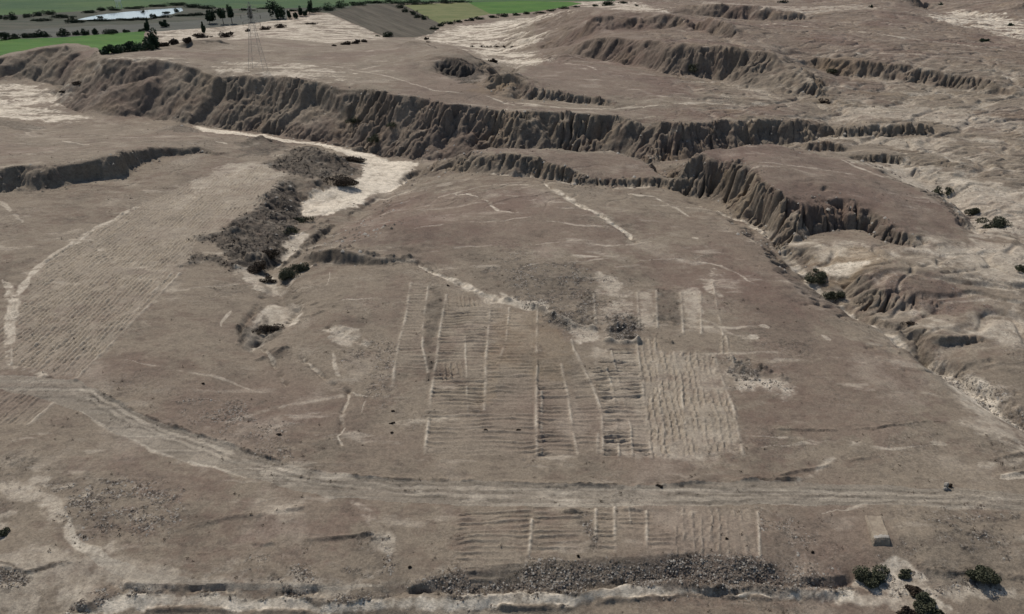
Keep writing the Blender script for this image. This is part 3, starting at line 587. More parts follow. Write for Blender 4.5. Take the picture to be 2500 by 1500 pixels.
# ------------------------------------------------------------------ relief of the rows, bunds, berms and banks
HF = HB.copy()
def rows(s, along, spacing, amp, dash=0.0, tint=.12):
    q = ground(P(s)); (wi, wj), m = area(s, .7, .1, q)
    d = ground(P(along)); v = d[1, :2] - d[0, :2]; v /= np.hypot(*v)
    x = X[wi, wj] - d[0, 0]; y = Y[wi, wj] - d[0, 1]
    x = x + .25 * WN1[wi, wj] * 3; y = y + .25 * WN2[wi, wj] * 3
    c = (-x * v[1] + y * v[0]) / spacing; l = x * v[0] + y * v[1]
    c = c + .32 * perlin(c * .45, l / 14) + .12 * perlin(c * 1.3 + 5, l / 5)
    prof = 1 - 2 * np.abs((c % 1.0) - .5) * 2
    prof = sstep(-.1, .9, prof)
    row = np.floor(c)
    br = sstep(-.5, .1, perlin(l / 7 + row * 7.7, row * 3.3))
    if dash: br = br * (1 - dash * sstep(.55, .8, np.abs(((l / 2.6 + row * .37) % 1.0) - .5) * 2))
    br = br * (.25 + .75 * sstep(-.75, -.1, perlin(x / 16 + 9, y / 16))) * np.clip(1.0 + .5 * perlin(l / 3 + row * 2.3, row * 5.1), .6, 1.3)
    HF[wi, wj] += m * (prof - .4) * br * amp * 1.75
    paint('S', tint, (wi, wj), m * (.35 + .65 * prof * br))
    ROCK[wi, wj] *= 1 - .8 * m
rows("30,890 45,760 110,640 300,520 480,440 640,405 700,440 640,500 480,590 440,665 300,810 185,925 110,905", "185,925 440,665", 1.25, .36, .7, .34)
rows("-60,740 18,780 15,880 -60,895", "185,925 440,665", 1.3, .26, .2, .2)
rows("-60,945 60,958 130,985 70,1035 -60,1032", "70,1035 130,985", 1.3, .24, .5, .12)
rows("1003,690 1045,695 1030,800 1045,905 960,905 985,780", "980,800 1040,800", 1.6, .16)
rows("1088,738 1190,745 1180,1000 1170,1010 1050,980 1068,860", "1060,860 1180,860", 1.45, .34)
rows("1090,722 1190,730 1195,750 1090,748", "1130,750 1125,725", 1.2, .3)
rows("1228,765 1306,765 1300,895 1205,895", "1230,820 1300,820", 1.5, .14, 0, .05)
rows("1316,870 1385,870 1400,925 1316,925", "1320,900 1390,900", 1.5, .12, 0, .04)
rows("1062,888 1130,885 1130,925 1060,925", "1095,925 1090,888", 1.3, .3)
rows("1195,750 1240,752 1215,890 1190,900", "1195,800 1240,800", 1.5, .22)
rows("1040,995 1180,1010 1300,1010 1310,1110 1040,1112", "1040,1050 1300,1050", 1.5, .22)
rows("1190,900 1300,880 1300,1000 1195,1000", "1190,950 1300,950", 1.5, .2)
rows("1312,930 1382,935 1402,1110 1312,1118", "1312,1000 1390,1000", 1.45, .36)
rows("1400,905 1440,905 1465,1000 1466,1100 1405,1100", "1400,1000 1460,1000", 1.5, .16)
rows("1445,905 1490,850 1552,850 1588,1112 1474,1112 1474,1000", "1470,1000 1570,1000", 1.4, .42)
rows("1555,830 1600,822 1615,862 1700,860 1745,872 1795,1000 1812,1095 1700,1110 1592,1118 1572,950", "1680,900 1720,1080", 1.5, .34, .85, .26)
rows("1755,825 1780,820 1785,870 1750,868", "1768,825 1772,868", 1.4, .25, .8, .2)
rows("1120,1250 1296,1240 1290,1350 1268,1420 1150,1425 1112,1350", "1120,1320 1290,1310", 1.25, .26)
rows("1306,1240 1425,1248 1418,1345 1300,1345", "1306,1300 1420,1302", 1.25, .3)
rows("1462,1245 1500,1245 1500,1345 1455,1345", "1460,1300 1500,1303", 1.2, .26); rows("1510,1245 1580,1245 1600,1290 1510,1295", "1510,1270 1590,1270", 1.3, .24)
rows("1580,1295 1640,1290 1645,1345 1585,1345", "1580,1320 1640,1320", 1.2, .2)
rows("1645,1240 1832,1245 1850,1355 1650,1355", "1740,1250 1750,1350", 1.5, .2, .8, .2)
rows("800,1500 1000,1040 950,1000 700,1040", "600,1050 950,1050", 2.4, .04, 0, 0)
# bunds: low pale ridges between the strips
for wd, amp, s in [(.6, .35, "1003,690 990,780 975,830 962,905 958,960"), (.6, .35, "1090,720 1075,800 1066,880 1050,980 1038,1110"), (.5, .3, "1045,700 1032,800 1032,850 1045,910"), (.6, .35, "1196,760 1186,880 1182,1000"), (.5, .3, "1243,752 1236,830 1216,885"),
                   (.4, .25, "1135,820 1138,900 1142,1010"), (.6, .4, "1312,900 1308,1000 1310,1110"), (.5, .3, "1322,960 1322,1110"), (.6, .4, "1370,890 1385,960 1400,1060 1410,1110"), (.6, .45, "1405,860 1440,930 1468,1000 1474,1112"), (.5, .35, "1480,900 1500,960 1512,1112"),
                   (.5, .35, "1492,860 1520,960 1540,1050 1545,1112"), (.7, .5, "1555,830 1562,900 1575,1000 1590,1118"), (.6, .4, "1598,840 1612,960 1622,1060"), (.6, .4, "1645,860 1660,930 1675,1060"), (.6, .4, "1745,872 1790,1000 1815,1110"), (.6, .35, "1460,1060 1458,1105"), (.6, .4, "1555,715 1560,800"), (.6, .4, "1602,710 1605,800"), (.6, .4, "1662,715 1668,815"), (.6, .4, "1710,720 1712,815"), (.6, .4, "1770,820 1790,890"),
                   (.5, .35, "1298,1270 1292,1345 1275,1420"), (.5, .3, "1456,1245 1452,1345"), (.5, .3, "1500,1240 1500,1345"), (.5, .3, "1578,1250 1580,1345"), (.4, .3, "1535,1240 1540,1275"), (.4, .25, "1850,1250 1855,1360"),
                   (1.3, 1.5, "1235,733 1310,752 1380,790 1450,803"), (1.2, 1.3, "1480,832 1520,838 1560,836"), (1.0, 1.0, "1290,745 1350,770 1400,800"), (.5, .5, "1312,750 1310,860"), (.5, .4, "1395,830 1402,860"), (.6, .5, "1450,715 1455,790"), (.5, .4, "1740,690 1752,760 1765,820"), (.6, .5, "1100,690 1160,715 1210,738"), (.5, .4, "30,890 28,800 34,740 14,690"), (.7, .5, "110,640 300,522 330,508"),
                   (.7, .5, "440,668 380,730 300,812 185,927"), (.7, .4, "420,670 300,790"), (.8, .4, "130,985 70,1036")]:
    wdw, m, d, t = line(s, wd, .08)
    m = np.exp(-(d / (wd * .62)) ** 2) * np.clip(.7 + .8 * perlin(t / 5, t * 0 + wd * 31), .1, 1.2)
    HF[wdw] += m * amp * (.8 + .3 * np.sin(t * 1.7))
    paint('S', .45, wdw, m)
# berms and ditches (a camera-facing step, dark where the sun misses it)
for wd, amp, s in [(.8, .7, "240,957 320,1000 400,1032 560,1087 680,1124"), (.7, .5, "760,1147 880,1165 1000,1170 1090,1172"), (.7, .35, "1130,1174 1280,1180 1340,1182"), (.8, .7, "1360,1184 1480,1187 1555,1186"), (.8, .7, "1600,1187 1650,1182 1850,1171 1960,1171"), (.6, .4, "1890,1165 2000,1140 2120,1118"),
                   (.8, .5, "460,1290 560,1265 660,1250 760,1235"), (.7, .4, "640,1330 800,1315 900,1305"), (.6, .4, "1890,1050 2040,1050 2130,1043 2300,1030"), (.9, .6, "1380,1250 1450,1251"), (.7, .5, "1525,1243 1620,1243"), (.8, .6, "2430,1165 2520,1150"), (.8, .5, "2420,1120 2520,1105"), (.7, .5, "110,918 185,930"),
                   (1.9, 1.7, "1492,800 1545,802"), (1.6, 1.5, "1795,895 1865,913"), (1.5, 1.0, "1335,770 1385,785"), (4, 2.2, "640,485 668,470"), (4, 2.0, "555,570 605,558"), (3.2, 1.6, "695,452 715,480"), (3.2, 2.2, "590,628 645,632"), (3, 1.6, "470,640 520,632"), (3, 1.6, "755,385 830,405"), (2.5, 1.4, "620,530 660,520"), (3, 2.0, "600,352 660,342"), (2.5, 1.5, "665,585 700,560"), (2.2, 1.5, "690,500 710,520"),
                   (2.0, -1.8, "700,690 735,745 700,790 650,812 612,850"), (1.6, -1.2, "640,720 620,760 590,800 585,835"), (1.1, -.9, "640,850 670,895 700,940"), (1.1, -.9, "740,875 800,930 850,955"), (.9, -.7, "850,955 835,1010 830,1085"), (1.3, -.9, "800,800 840,820 900,842"),
                   (1.2, -.9, "1780,560 1830,575 1900,600"), (1.2, -.9, "1850,650 1900,665 1960,680"), (1.1, -.8, "1960,745 2010,750 2060,750"), (1.3, -1.0, "2120,850 2170,845 2220,850"), (1.2, -.9, "2210,905 2260,905 2300,915"), (1.3, -1.2, "2180,700 2130,720 2070,735"), (1.3, -1.2, "2330,720 2280,765 2200,800"), (1.3, -1.1, "2420,880 2360,900 2300,905"), (1.2, -1.0, "2480,960 2430,965 2380,960"), (1.2, -1.0, "2300,640 2250,650 2180,640 2120,650"), (1.2, -.9, "2450,640 2380,660 2300,665"),
                   (1.4, -1.0, "1325,445 1370,475 1430,510 1500,548 1560,595"), (1.0, -.7, "1110,475 1170,480 1200,500 1265,520"), (1.4, -.9, "1020,645 1080,672 1150,705 1210,735"), (2.4, -1.4, "1690,495 1760,520 1830,545 1890,590 1930,640 1992,706 2060,745 2100,775 2200,840 2255,888"), (2.0, -1.0, "2255,888 2320,930 2400,985 2500,1050"), (1.2, -.9, "2240,870 2330,905 2420,965 2520,1020"),
                   (.6, .5, "360,1490 600,1493 760,1497"), (.6, .5, "1200,1488 1398,1489 1450,1481 1500,1469 1596,1457 1709,1455 1879,1464"), (.8, .8, "2260,1395 2340,1402 2420,1398 2520,1408"), (.8, .6, "1400,740 1420,780"), (.8, .7, "1610,788 1650,792"), (.8, 1.0, "1600,820 1640,838"), (1.2, 1.4, "1790,880 1830,885 1920,925"),
                   (.6, .5, "1310,880 1312,960 1316,1060"), (1.0, .9, "690,650 740,605 790,580"), (.9, .9, "625,880 680,858 700,850"), (.9, 1.1, "630,800 690,795"), (.9, .9, "580,840 600,795 625,765 640,740"), (.8, .7, "690,700 730,735 745,760"), (.8, .6, "735,775 760,770 790,760"), (.7, .5, "760,745 800,730 830,722"), (1.2, 1.2, "745,610 800,606 900,622 1000,628"), (.8, .8, "600,640 640,655"), (1, 1, "700,585 740,570 800,540")]:
    wdw, m, d, t = line(s, wd, .25)
    HF[wdw] += np.exp(-(d / (wd * .6)) ** 2) * amp * np.clip(.55 + .9 * perlin(t / 4.0, t * 0 + wd * 9) + .5 * perlin(t / 1.3, t * 0 + 3.3), 0, 1.5)
# stony and scrubby ground is lumpy
HF += (.42 * np.clip(ROCK - .12, 0, 1) * fbm(X / 1.1, Y / 1.1, 4, .7) * (.7 + 1.6 * np.clip(WN1 + .15, 0, .6)) + 2.6 * np.clip(DARK - .25, 0, 1) * fbm(X / 5, Y / 5 + 3, 4, .6)) * (1 - sstep(300, 1500, Y))
# ground drops a little under the pond
POND = ground(P("190,48 215,42 246,36 300,30 368,24 442,19 446,26 424,33 400,38 368,43 310,46 255,48"))
PZ = float(np.median(POND[:, 2]))
wdw, m = area("", 3.5, .2, POND)
HF[wdw] = HF[wdw] * (1 - m) + m * (PZ - .5)

# ------------------------------------------------------------------ split the land into its named pieces
LAB = np.zeros((NB - 1, NA - 1), np.int16)
names = ["ground"]
def piece(name, s, q=None, warp=.3):
    q = ground(P(s)) if q is None else q
    (wi, wj), m = area(s, .01, warp, q)
    sub = LAB[wi, wj]
    mm = m[:sub.shape[0], :sub.shape[1]] > .5
    names.append(name); sub[mm] = len(names) - 1
piece("ridge", "142,257 255,142 396,144 560,165 760,176 960,208 1160,245 1300,264 1470,272 1700,260 1970,254 2035,310 2015,336 1893,362 1766,376 1620,404 1528,388 1300,388 1081,390 954,389 775,345 643,324 464,304 311,287 218,284", None, 1)
piece("mesa", "1060,400 1130,384 1234,360 1300,366 1500,374 1575,404 1622,428 1640,455 1531,458 1426,452 1271,433 1166,423", None, 1)
piece("mesa", "1650,450 1670,395 1740,364 1851,353 1956,370 2111,402 2281,485 2350,545 2332,577 2240,600 2140,581 2055,561 1961,587 1885,578 1823,533 1710,474", None, 1)
piece("dry_wash", "470,307 540,318 640,328 700,341 780,350 840,363 910,379 950,393 1025,397 1000,430 965,462 900,478 870,505 800,525 740,528 722,505 760,470 800,455 870,440 890,415 880,395 840,375 760,352 690,347 600,330 500,322", None, .8)
piece("dirt_road", "-60,915 60,918 185,932 240,960 320,1004 400,1036 560,1091 680,1128 760,1150 880,1168 1000,1173 1280,1184 1480,1190 1640,1188 1850,1176 2100,1185 2540,1215 2540,1252 2300,1240 2100,1233 1900,1230 1400,1238 1100,1232 800,1216 680,1188 540,1152 400,1112 300,1067 190,1007 130,980 -60,942", None, .4)
piece("dirt_road", "165,1258 186,1260 190,1300 215,1332 262,1362 350,1396 520,1421 930,1433 930,1443 520,1437 330,1422 235,1384 180,1335", None, .4)
piece("crop_field", "-120,98 0,97 130,93 300,80 352,77 345,108 262,131 240,122 215,112 190,107 160,106 90,116 0,137 -120,158", None, .1)
piece("grassland", "-160,40 0,38 140,31 300,22 450,12 560,22 690,21 830,18 960,8 1500,3 1500,-30 -160,-30", None, .3)
piece("scrubland", "-160,40 0,38 140,31 300,22 450,12 560,22 690,21 830,18 900,8 1140,4 1140,7 985,9 869,14 800,32 700,24 660,28 540,46 370,58 190,66 0,76 -160,84", None, .3)
piece("fallow_field", "-120,82 0,76 190,66 370,58 540,46 660,28 700,24 700,48 540,66 370,78 352,77 300,80 130,93 0,97 -120,98", None, .1)
piece("ploughed_field", "800,32 869,14 985,9 1080,62 1053,84 1010,92 945,92", None, .1)
piece("stubble_field", "985,13 1060,9 1140,7 1200,34 1075,60", None, .1)
piece("crop_field", "1140,6 1260,3 1390,5 1420,9 1380,18 1290,31 1198,35", None, .1)

def nset(m, name, i, v): m.nodes[name].inputs[i].default_value = v

# ------------------------------------------------------------------ materials
def mat(name):
    m = bpy.data.materials.new(name); m.use_nodes = True
    t = m.node_tree; b = t.nodes["Principled BSDF"]
    b.inputs["Roughness"].default_value = .95
    b.inputs["Specular IOR Level"].default_value = .15
    return m, t, b

def N(t, kind, **kw):
    n = t.nodes.new(kind)
    for k, v in kw.items(): setattr(n, k, v)
    return n

def mixc(t, fac, a, b, mode='MIX'):
    n = N(t, "ShaderNodeMix", data_type='RGBA', blend_type=mode)
    for i, v in ((0, fac), (6, a), (7, b)):
        if hasattr(v, "links"): t.links.new(v, n.inputs[i])
        elif i == 0: n.inputs[0].default_value = v
        else: n.inputs[i].default_value = (*v, 1)
    return n.outputs[2]

def noise(t, scale, detail=4, rough=.55, stretch=None, out="Fac", rot=None):
    tc = N(t, "ShaderNodeTexCoord")
    src = tc.outputs["Object"]
    if stretch:
        mp = N(t, "ShaderNodeMapping"); mp.inputs["Scale"].default_value = stretch
        if rot is not None: mp.vector_type = 'TEXTURE'; mp.inputs["Rotation"].default_value = (0, 0, rot); mp.inputs["Scale"].default_value = tuple(1 / q for q in stretch)
        t.links.new(src, mp.inputs[0]); src = mp.outputs[0]
    n = N(t, "ShaderNodeTexNoise"); n.inputs["Scale"].default_value = scale; n.inputs["Detail"].default_value = detail; n.inputs["Roughness"].default_value = rough
    t.links.new(src, n.inputs[0])
    return n.outputs[out]

def ramp(t, x, a, b, lo=0.0, hi=1.0):
    n = N(t, "ShaderNodeMapRange"); n.interpolation_type = 'SMOOTHSTEP'
    for i, v in ((1, a), (2, b), (3, lo), (4, hi)): n.inputs[i].default_value = v
    t.links.new(x, n.inputs[0]); return n.outputs[0]

def mul(t, a, b, op='MULTIPLY'):
    n = N(t, "ShaderNodeMath", operation=op)
    for i, v in ((0, a), (1, b)):
        if hasattr(v, "links"): t.links.new(v, n.inputs[i])
        else: n.inputs[i].default_value = v
    return n.outputs[0]

def bump(t, b, h, dist, strength=1.0):
    n = N(t, "ShaderNodeBump"); n.inputs["Distance"].default_value = dist; n.inputs["Strength"].default_value = strength
    t.links.new(h, n.inputs["Height"]); t.links.new(n.outputs[0], b.inputs["Normal"])

BROWN, TAN, REDC, SANDC, DARKC, OCHC = (.165, .122, .091), (.218, .176, .130), (.152, .104, .081), (.66, .575, .455), (.062, .052, .042), (.24, .17, .10)
def soil(name, road=False, wash=False):
    m, t, b = mat(name)
    at = N(t, "ShaderNodeAttribute"); at.attribute_name = "soil"
    sp = N(t, "ShaderNodeSeparateColor"); t.links.new(at.outputs["Color"], sp.inputs[0])
    at2 = N(t, "ShaderNodeAttribute"); at2.attribute_name = "ochre"
    s, d, r, k, o = sp.outputs[0], sp.outputs[1], sp.outputs[2], at.outputs["Alpha"], at2.outputs["Fac"]
    c = mixc(t, mul(t, ramp(t, noise(t, .05, 5, .6, (.6, 1, 1)), .35, .65), ramp(t, noise(t, .28, 6, .68, (.7, 1, 1)), .36, .62), 'ADD'), BROWN, TAN)
    c = mixc(t, ramp(t, noise(t, .4, 5, .7, (.55, 1.1, 1)), .5, .7, 0, .55), c, (.105, .08, .064)); c = mixc(t, ramp(t, noise(t, .21, 6, .7, (.5, 1.3, 1)), .56, .74, 0, .5), c, (.31, .265, .205))
    c = mixc(t, mul(t, r, .85), c, REDC)
    if road: c = mixc(t, ramp(t, noise(t, .5, 3, .5, (.05, 1.6, 1)), .32, .68, .6, 1.0), c, (.238, .203, .158)); c = mixc(t, ramp(t, noise(t, .55, 2, .5, (.03, 2.0, 1)), .55, .72, 0, .5), c, (.12, .10, .08)); c = mixc(t, ramp(t, noise(t, .5, 2, .5, (.035, 1.7, 1)), .58, .7, 0, .45), c, (.38, .33, .26))
    c = mixc(t, mul(t, o, .7), c, OCHC)
    brk = ramp(t, noise(t, .45, 5, .7), .25, .75, .55, 1.25)
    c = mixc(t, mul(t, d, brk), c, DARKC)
    c = mixc(t, mul(t, s, ramp(t, noise(t, .3, 5, .7), .25, .75, .8, 1.15)), c, SANDC)
    # stones: dark and pale specks
    n = noise(t, .9, 4, .8)
    c = mixc(t, mul(t, mul(t, mul(t, k, .2, 'ADD'), ramp(t, n, .50, .56)), .85), c, (.045, .039, .033))
    n2 = noise(t, 1.5, 3, .75, (1.3, 1, 1))
    c = mixc(t, mul(t, mul(t, k, ramp(t, n2, .54, .62)), .7), c, (.38, .34, .29))
    # grain
    g = noise(t, 2.2, 4, .8)
    c = mixc(t, 1.0, c, mixc(t, ramp(t, g, .3, .7), (.80, .80, .80), (1.18, 1.18, 1.17)), 'MULTIPLY')
    t.links.new(c, b.inputs["Base Color"])
    bump(t, b, g, .22, .9)
    return m
M_SOIL, M_ROAD = soil("dry_soil"), soil("road_dirt", True)

_pq = ground(P("830,45 925,88")); PANG = math.atan2(_pq[1, 1] - _pq[0, 1], _pq[1, 0] - _pq[0, 0]) + math.pi / 2
def field(name, c1, c2, c3, sc, st, rowdir=None):
    m, t, b = mat(name)
    c = mixc(t, ramp(t, noise(t, sc, 5, .65, st, rot=rowdir), .35, .65), c1, c2)
    c = mixc(t, ramp(t, noise(t, sc * 3.1, 4, .7, st, rot=rowdir), .5, .75), c, c3)
    t.links.new(c, b.inputs["Base Color"])
    bump(t, b, noise(t, 1.2, 4, .7), .3)
    return m
M_CROP = field("green_crop", (.045, .105, .02), (.068, .138, .026), (.095, .13, .035), .035, (.5, 1.2, 1))
M_GRASS = field("far_pasture", (.040, .075, .032), (.060, .100, .034), (.085, .11, .05), .012, (.5, 1.3, 1))
M_FALLOW = field("fallow_grey_soil", (.075, .075, .062), (.095, .092, .075), (.062, .07, .055), .03, (.5, 1.2, 1))
M_SCRUB = field("scrub_ground", (.050, .055, .038), (.085, .078, .058), (.035, .05, .026), .05, (.4, 1.3, 1))
M_STUB = field("olive_stubble", (.105, .12, .045), (.15, .15, .065), (.075, .10, .035), .05, (.6, 1.2, 1))
M_PLOUGH = field("ploughed_earth", (.060, .050, .036), (.10, .085, .062), (.040, .042, .026), .10, (1.6, .07, 1), PANG)
MATS = dict(scrubland=M_SCRUB, ground=M_SOIL, ridge=M_SOIL, mesa=M_SOIL, dry_wash=M_SOIL, dirt_road=M_ROAD, crop_field=M_CROP, grassland=M_GRASS, fallow_field=M_FALLOW, ploughed_field=M_PLOUGH, stubble_field=M_STUB)

# ------------------------------------------------------------------ terrain meshes
def sheet(name, quads, material):
    """quads: flat indices of grid cells"""
    i, j = quads // (NA - 1), quads % (NA - 1)
    v = np.stack([i * NA + j, i * NA + j + 1, (i + 1) * NA + j + 1, (i + 1) * NA + j], 1).astype(np.int32)
    used, inv = np.unique(v.ravel(), return_inverse=True)
    me = bpy.data.meshes.new(name)
    me.vertices.add(len(used)); me.loops.add(len(inv)); me.polygons.add(len(quads))
    co = np.stack([X.ravel()[used], Y.ravel()[used], HF.ravel()[used]], 1).astype(np.float32)
    me.vertices.foreach_set("co", co.ravel())
    me.loops.foreach_set("vertex_index", inv.astype(np.int32))
    me.polygons.foreach_set("loop_start", np.arange(len(quads), dtype=np.int32) * 4)
    me.polygons.foreach_set("loop_total", np.full(len(quads), 4, np.int32))
    me.polygons.foreach_set("use_smooth", np.ones(len(quads), bool))
    me.update(calc_edges=True)
    if material in (M_SOIL, M_ROAD):
        at = me.attributes.new("soil", 'FLOAT_COLOR', 'POINT')
        at.data.foreach_set("color", np.stack([A.ravel()[used] for A in (SAND, DARK, RED, ROCK)], 1).astype(np.float32).ravel())
        at = me.attributes.new("ochre", 'FLOAT', 'POINT')
        at.data.foreach_set("value", OCH.ravel()[used].astype(np.float32))
    me.materials.append(material)
    o = bpy.data.objects.new(name, me); COL.objects.link(o)
    o["kind"] = "structure"
    return o
for li, nm in enumerate(names):
    q = np.nonzero(LAB.ravel() == li)[0]
    if len(q): sheet(nm, q, MATS[nm])
# the plain beyond, one sheet to the horizon
def quad(name, x0, x1, y0, y1, z, m):
    me = bpy.data.meshes.new(name)
    me.from_pydata([(x0, y0, z), (x1, y0, z), (x1, y1, z), (x0, y1, z)], [], [(0, 1, 2, 3)])
    me.materials.append(m); o = bpy.data.objects.new(name, me); COL.objects.link(o); o["kind"] = "structure"; return o
quad("plain", -9000, 9000, -6000, 12000, -22.0, field("distant_plain", (.10, .09, .065), (.15, .125, .095), (.07, .09, .04), .004, (1, 1, 1)))
# ------------------------------------------------------------------ things: helpers
def link(o, parent=None):
    COL.objects.link(o)
    if parent: o.parent = parent
    return o
def mesh_obj(name, verts, faces, m, parent=None, smooth=False):
    me = bpy.data.meshes.new(name); me.from_pydata([tuple(map(float, v)) for v in verts], [], [tuple(map(int, f)) for f in faces])
    for mm in (m if isinstance(m, (list, tuple)) else [m]): me.materials.append(mm)
    if smooth: me.polygons.foreach_set("use_smooth", np.ones(len(me.polygons), bool))
    return link(bpy.data.objects.new(name, me), parent)
def tag(o, label, cat, group=None):
    o["label"] = label; o["category"] = cat
    if group: o["group"] = group
    return o
def empty(name, loc):
    o = bpy.data.objects.new(name, None); o.empty_display_size = .5; o.location = loc
    return link(o)
def depth_at(g): return g[1] * math.cos(PITCH) + (H - g[2]) * math.sin(PITCH)

def leafmat(name, c1, c2, c3):
    m, t, b = mat(name)
    c = mixc(t, ramp(t, noise(t, 1.4, 3, .6), .35, .65), c1, c2)
    c = mixc(t, ramp(t, noise(t, 5.0, 2, .7), .42, .66), c, c3)
    t.links.new(c, b.inputs["Base Color"]); b.inputs["Roughness"].default_value = .8
    return m
M_GREEN = leafmat("shrub_leaves", (.034, .037, .022), (.058, .060, .036), (.11, .11, .068))
M_BROWNL = leafmat("dry_shrub_leaves", (.036, .026, .019), (.062, .045, .032), (.09, .066, .046))
M_TREE = leafmat("tree_leaves", (.016, .030, .018), (.030, .050, .026), (.045, .065, .034))
M_HEDGE = leafmat("hedge_leaves", (.020, .032, .018), (.036, .050, .026), (.055, .068, .04))
M_BARK, _t, _b = mat("bark")
_t.links.new(mixc(_t, noise(_t, 4, 3), (.06, .048, .038), (.14, .115, .09)), _b.inputs["Base Color"])

def leaf_cloud(n, rad, lobes, leaf, seed, zmin=0.0):
    """many leaf-sized faces spread over overlapping lobes of a crown; unit crown centred at the origin, scaled by rad"""
    r = np.random.default_rng(seed)
    cen = r.normal(0, .36, (lobes, 3)); cen[:, 2] = np.abs(cen[:, 2]) * .9 + .1
    rr = r.uniform(.26, .5, lobes)
    k = r.integers(0, lobes, n)
    d = r.normal(0, 1, (n, 3)); d /= np.linalg.norm(d, axis=1)[:, None]
    p = cen[k] + d * (rr[k] * r.uniform(.35, 1.08, n) ** .6)[:, None]
    p = p[p[:, 2] > zmin]; n = len(p)
    a = r.normal(0, 1, (n, 3)); a /= np.linalg.norm(a, axis=1)[:, None]
    b = np.cross(a, r.normal(0, 1, (n, 3))); b /= np.linalg.norm(b, axis=1)[:, None]
    s = (leaf * r.uniform(.6, 1.4, n))[:, None]
    p = p * np.asarray(rad)
    v = np.stack([p - a * s, p + b * s * .6, p + a * s, p - b * s * .6], 1).reshape(-1, 3)
    f = np.arange(4 * n).reshape(-1, 4)
    return v, f

def tube(p0, p1, r0, r1, n=6):
    p0, p1 = np.array(p0, float), np.array(p1, float); d = p1 - p0; d /= np.linalg.norm(d)
    a = np.cross(d, (1, 0, 0) if abs(d[0]) < .9 else (0, 1, 0)); a /= np.linalg.norm(a); b = np.cross(d, a)
    v = [p + (a * math.cos(t) + b * math.sin(t)) * r for p, r in ((p0, r0), (p1, r1)) for t in np.linspace(0, 2 * math.pi, n, endpoint=False)]
    f = [(i, (i + 1) % n, n + (i + 1) % n, n + i) for i in range(n)] + [tuple(range(n))[::-1], tuple(range(n, 2 * n))]
    return v, f
def merge(parts):
    V, F = [], []
    for v, f in parts:
        o = len(V); V += [tuple(x) for x in v]; F += [tuple(i + o for i in q) for q in f]
    return V, F

_seed = [100]
def shrub(u, v, wpx, hpx, label, leafm=M_GREEN, name="shrub", cat="shrub", group=None, n=None, tilt=0.0):
    g = ground((u, v + hpx * .22))[0]; dp = depth_at(g); s = dp / FPX; dep = math.atan2(H - g[2], g[1])
    k_ = 1.22 if wpx > 19 else .8; W = wpx * s * k_; hm = hpx * s * k_
    Hb = min(max(.45 * W, .4), hm / math.cos(dep) * .8); D = min(max((hm - Hb * math.cos(dep) * .85) / math.sin(dep), .55 * W), 1.5 * W)
    _seed[0] += 1
    n = n or int(np.clip(wpx * hpx * 2.0, 350, 5000))
    leaf = max(.15, .62 * s * 2.4)
    fv, ff = leaf_cloud(n, (W * .56, D * .56, Hb * .86), 9, leaf, _seed[0], -.1)
    if tilt:
        c, sn = math.cos(tilt), math.sin(tilt); x = fv[:, 0].copy(); y = fv[:, 1].copy(); fv[:, 0] = c * x - sn * y; fv[:, 1] = sn * x + c * y
    e = empty(name, (g[0], g[1], g[2] - .08))
    mesh_obj("foliage", fv, ff, leafm, e)
    r = np.random.default_rng(_seed[0])
    st = []
    for i in range(5):
        an = r.uniform(0, 6.28); st.append(tube((0, 0, -.15), (math.cos(an) * W * .22, math.sin(an) * D * .22, Hb * .6), .03 + .012 * W, .015))
    mesh_obj("stems", *merge(st), M_BARK, e)
    return tag(e, label, cat, group)

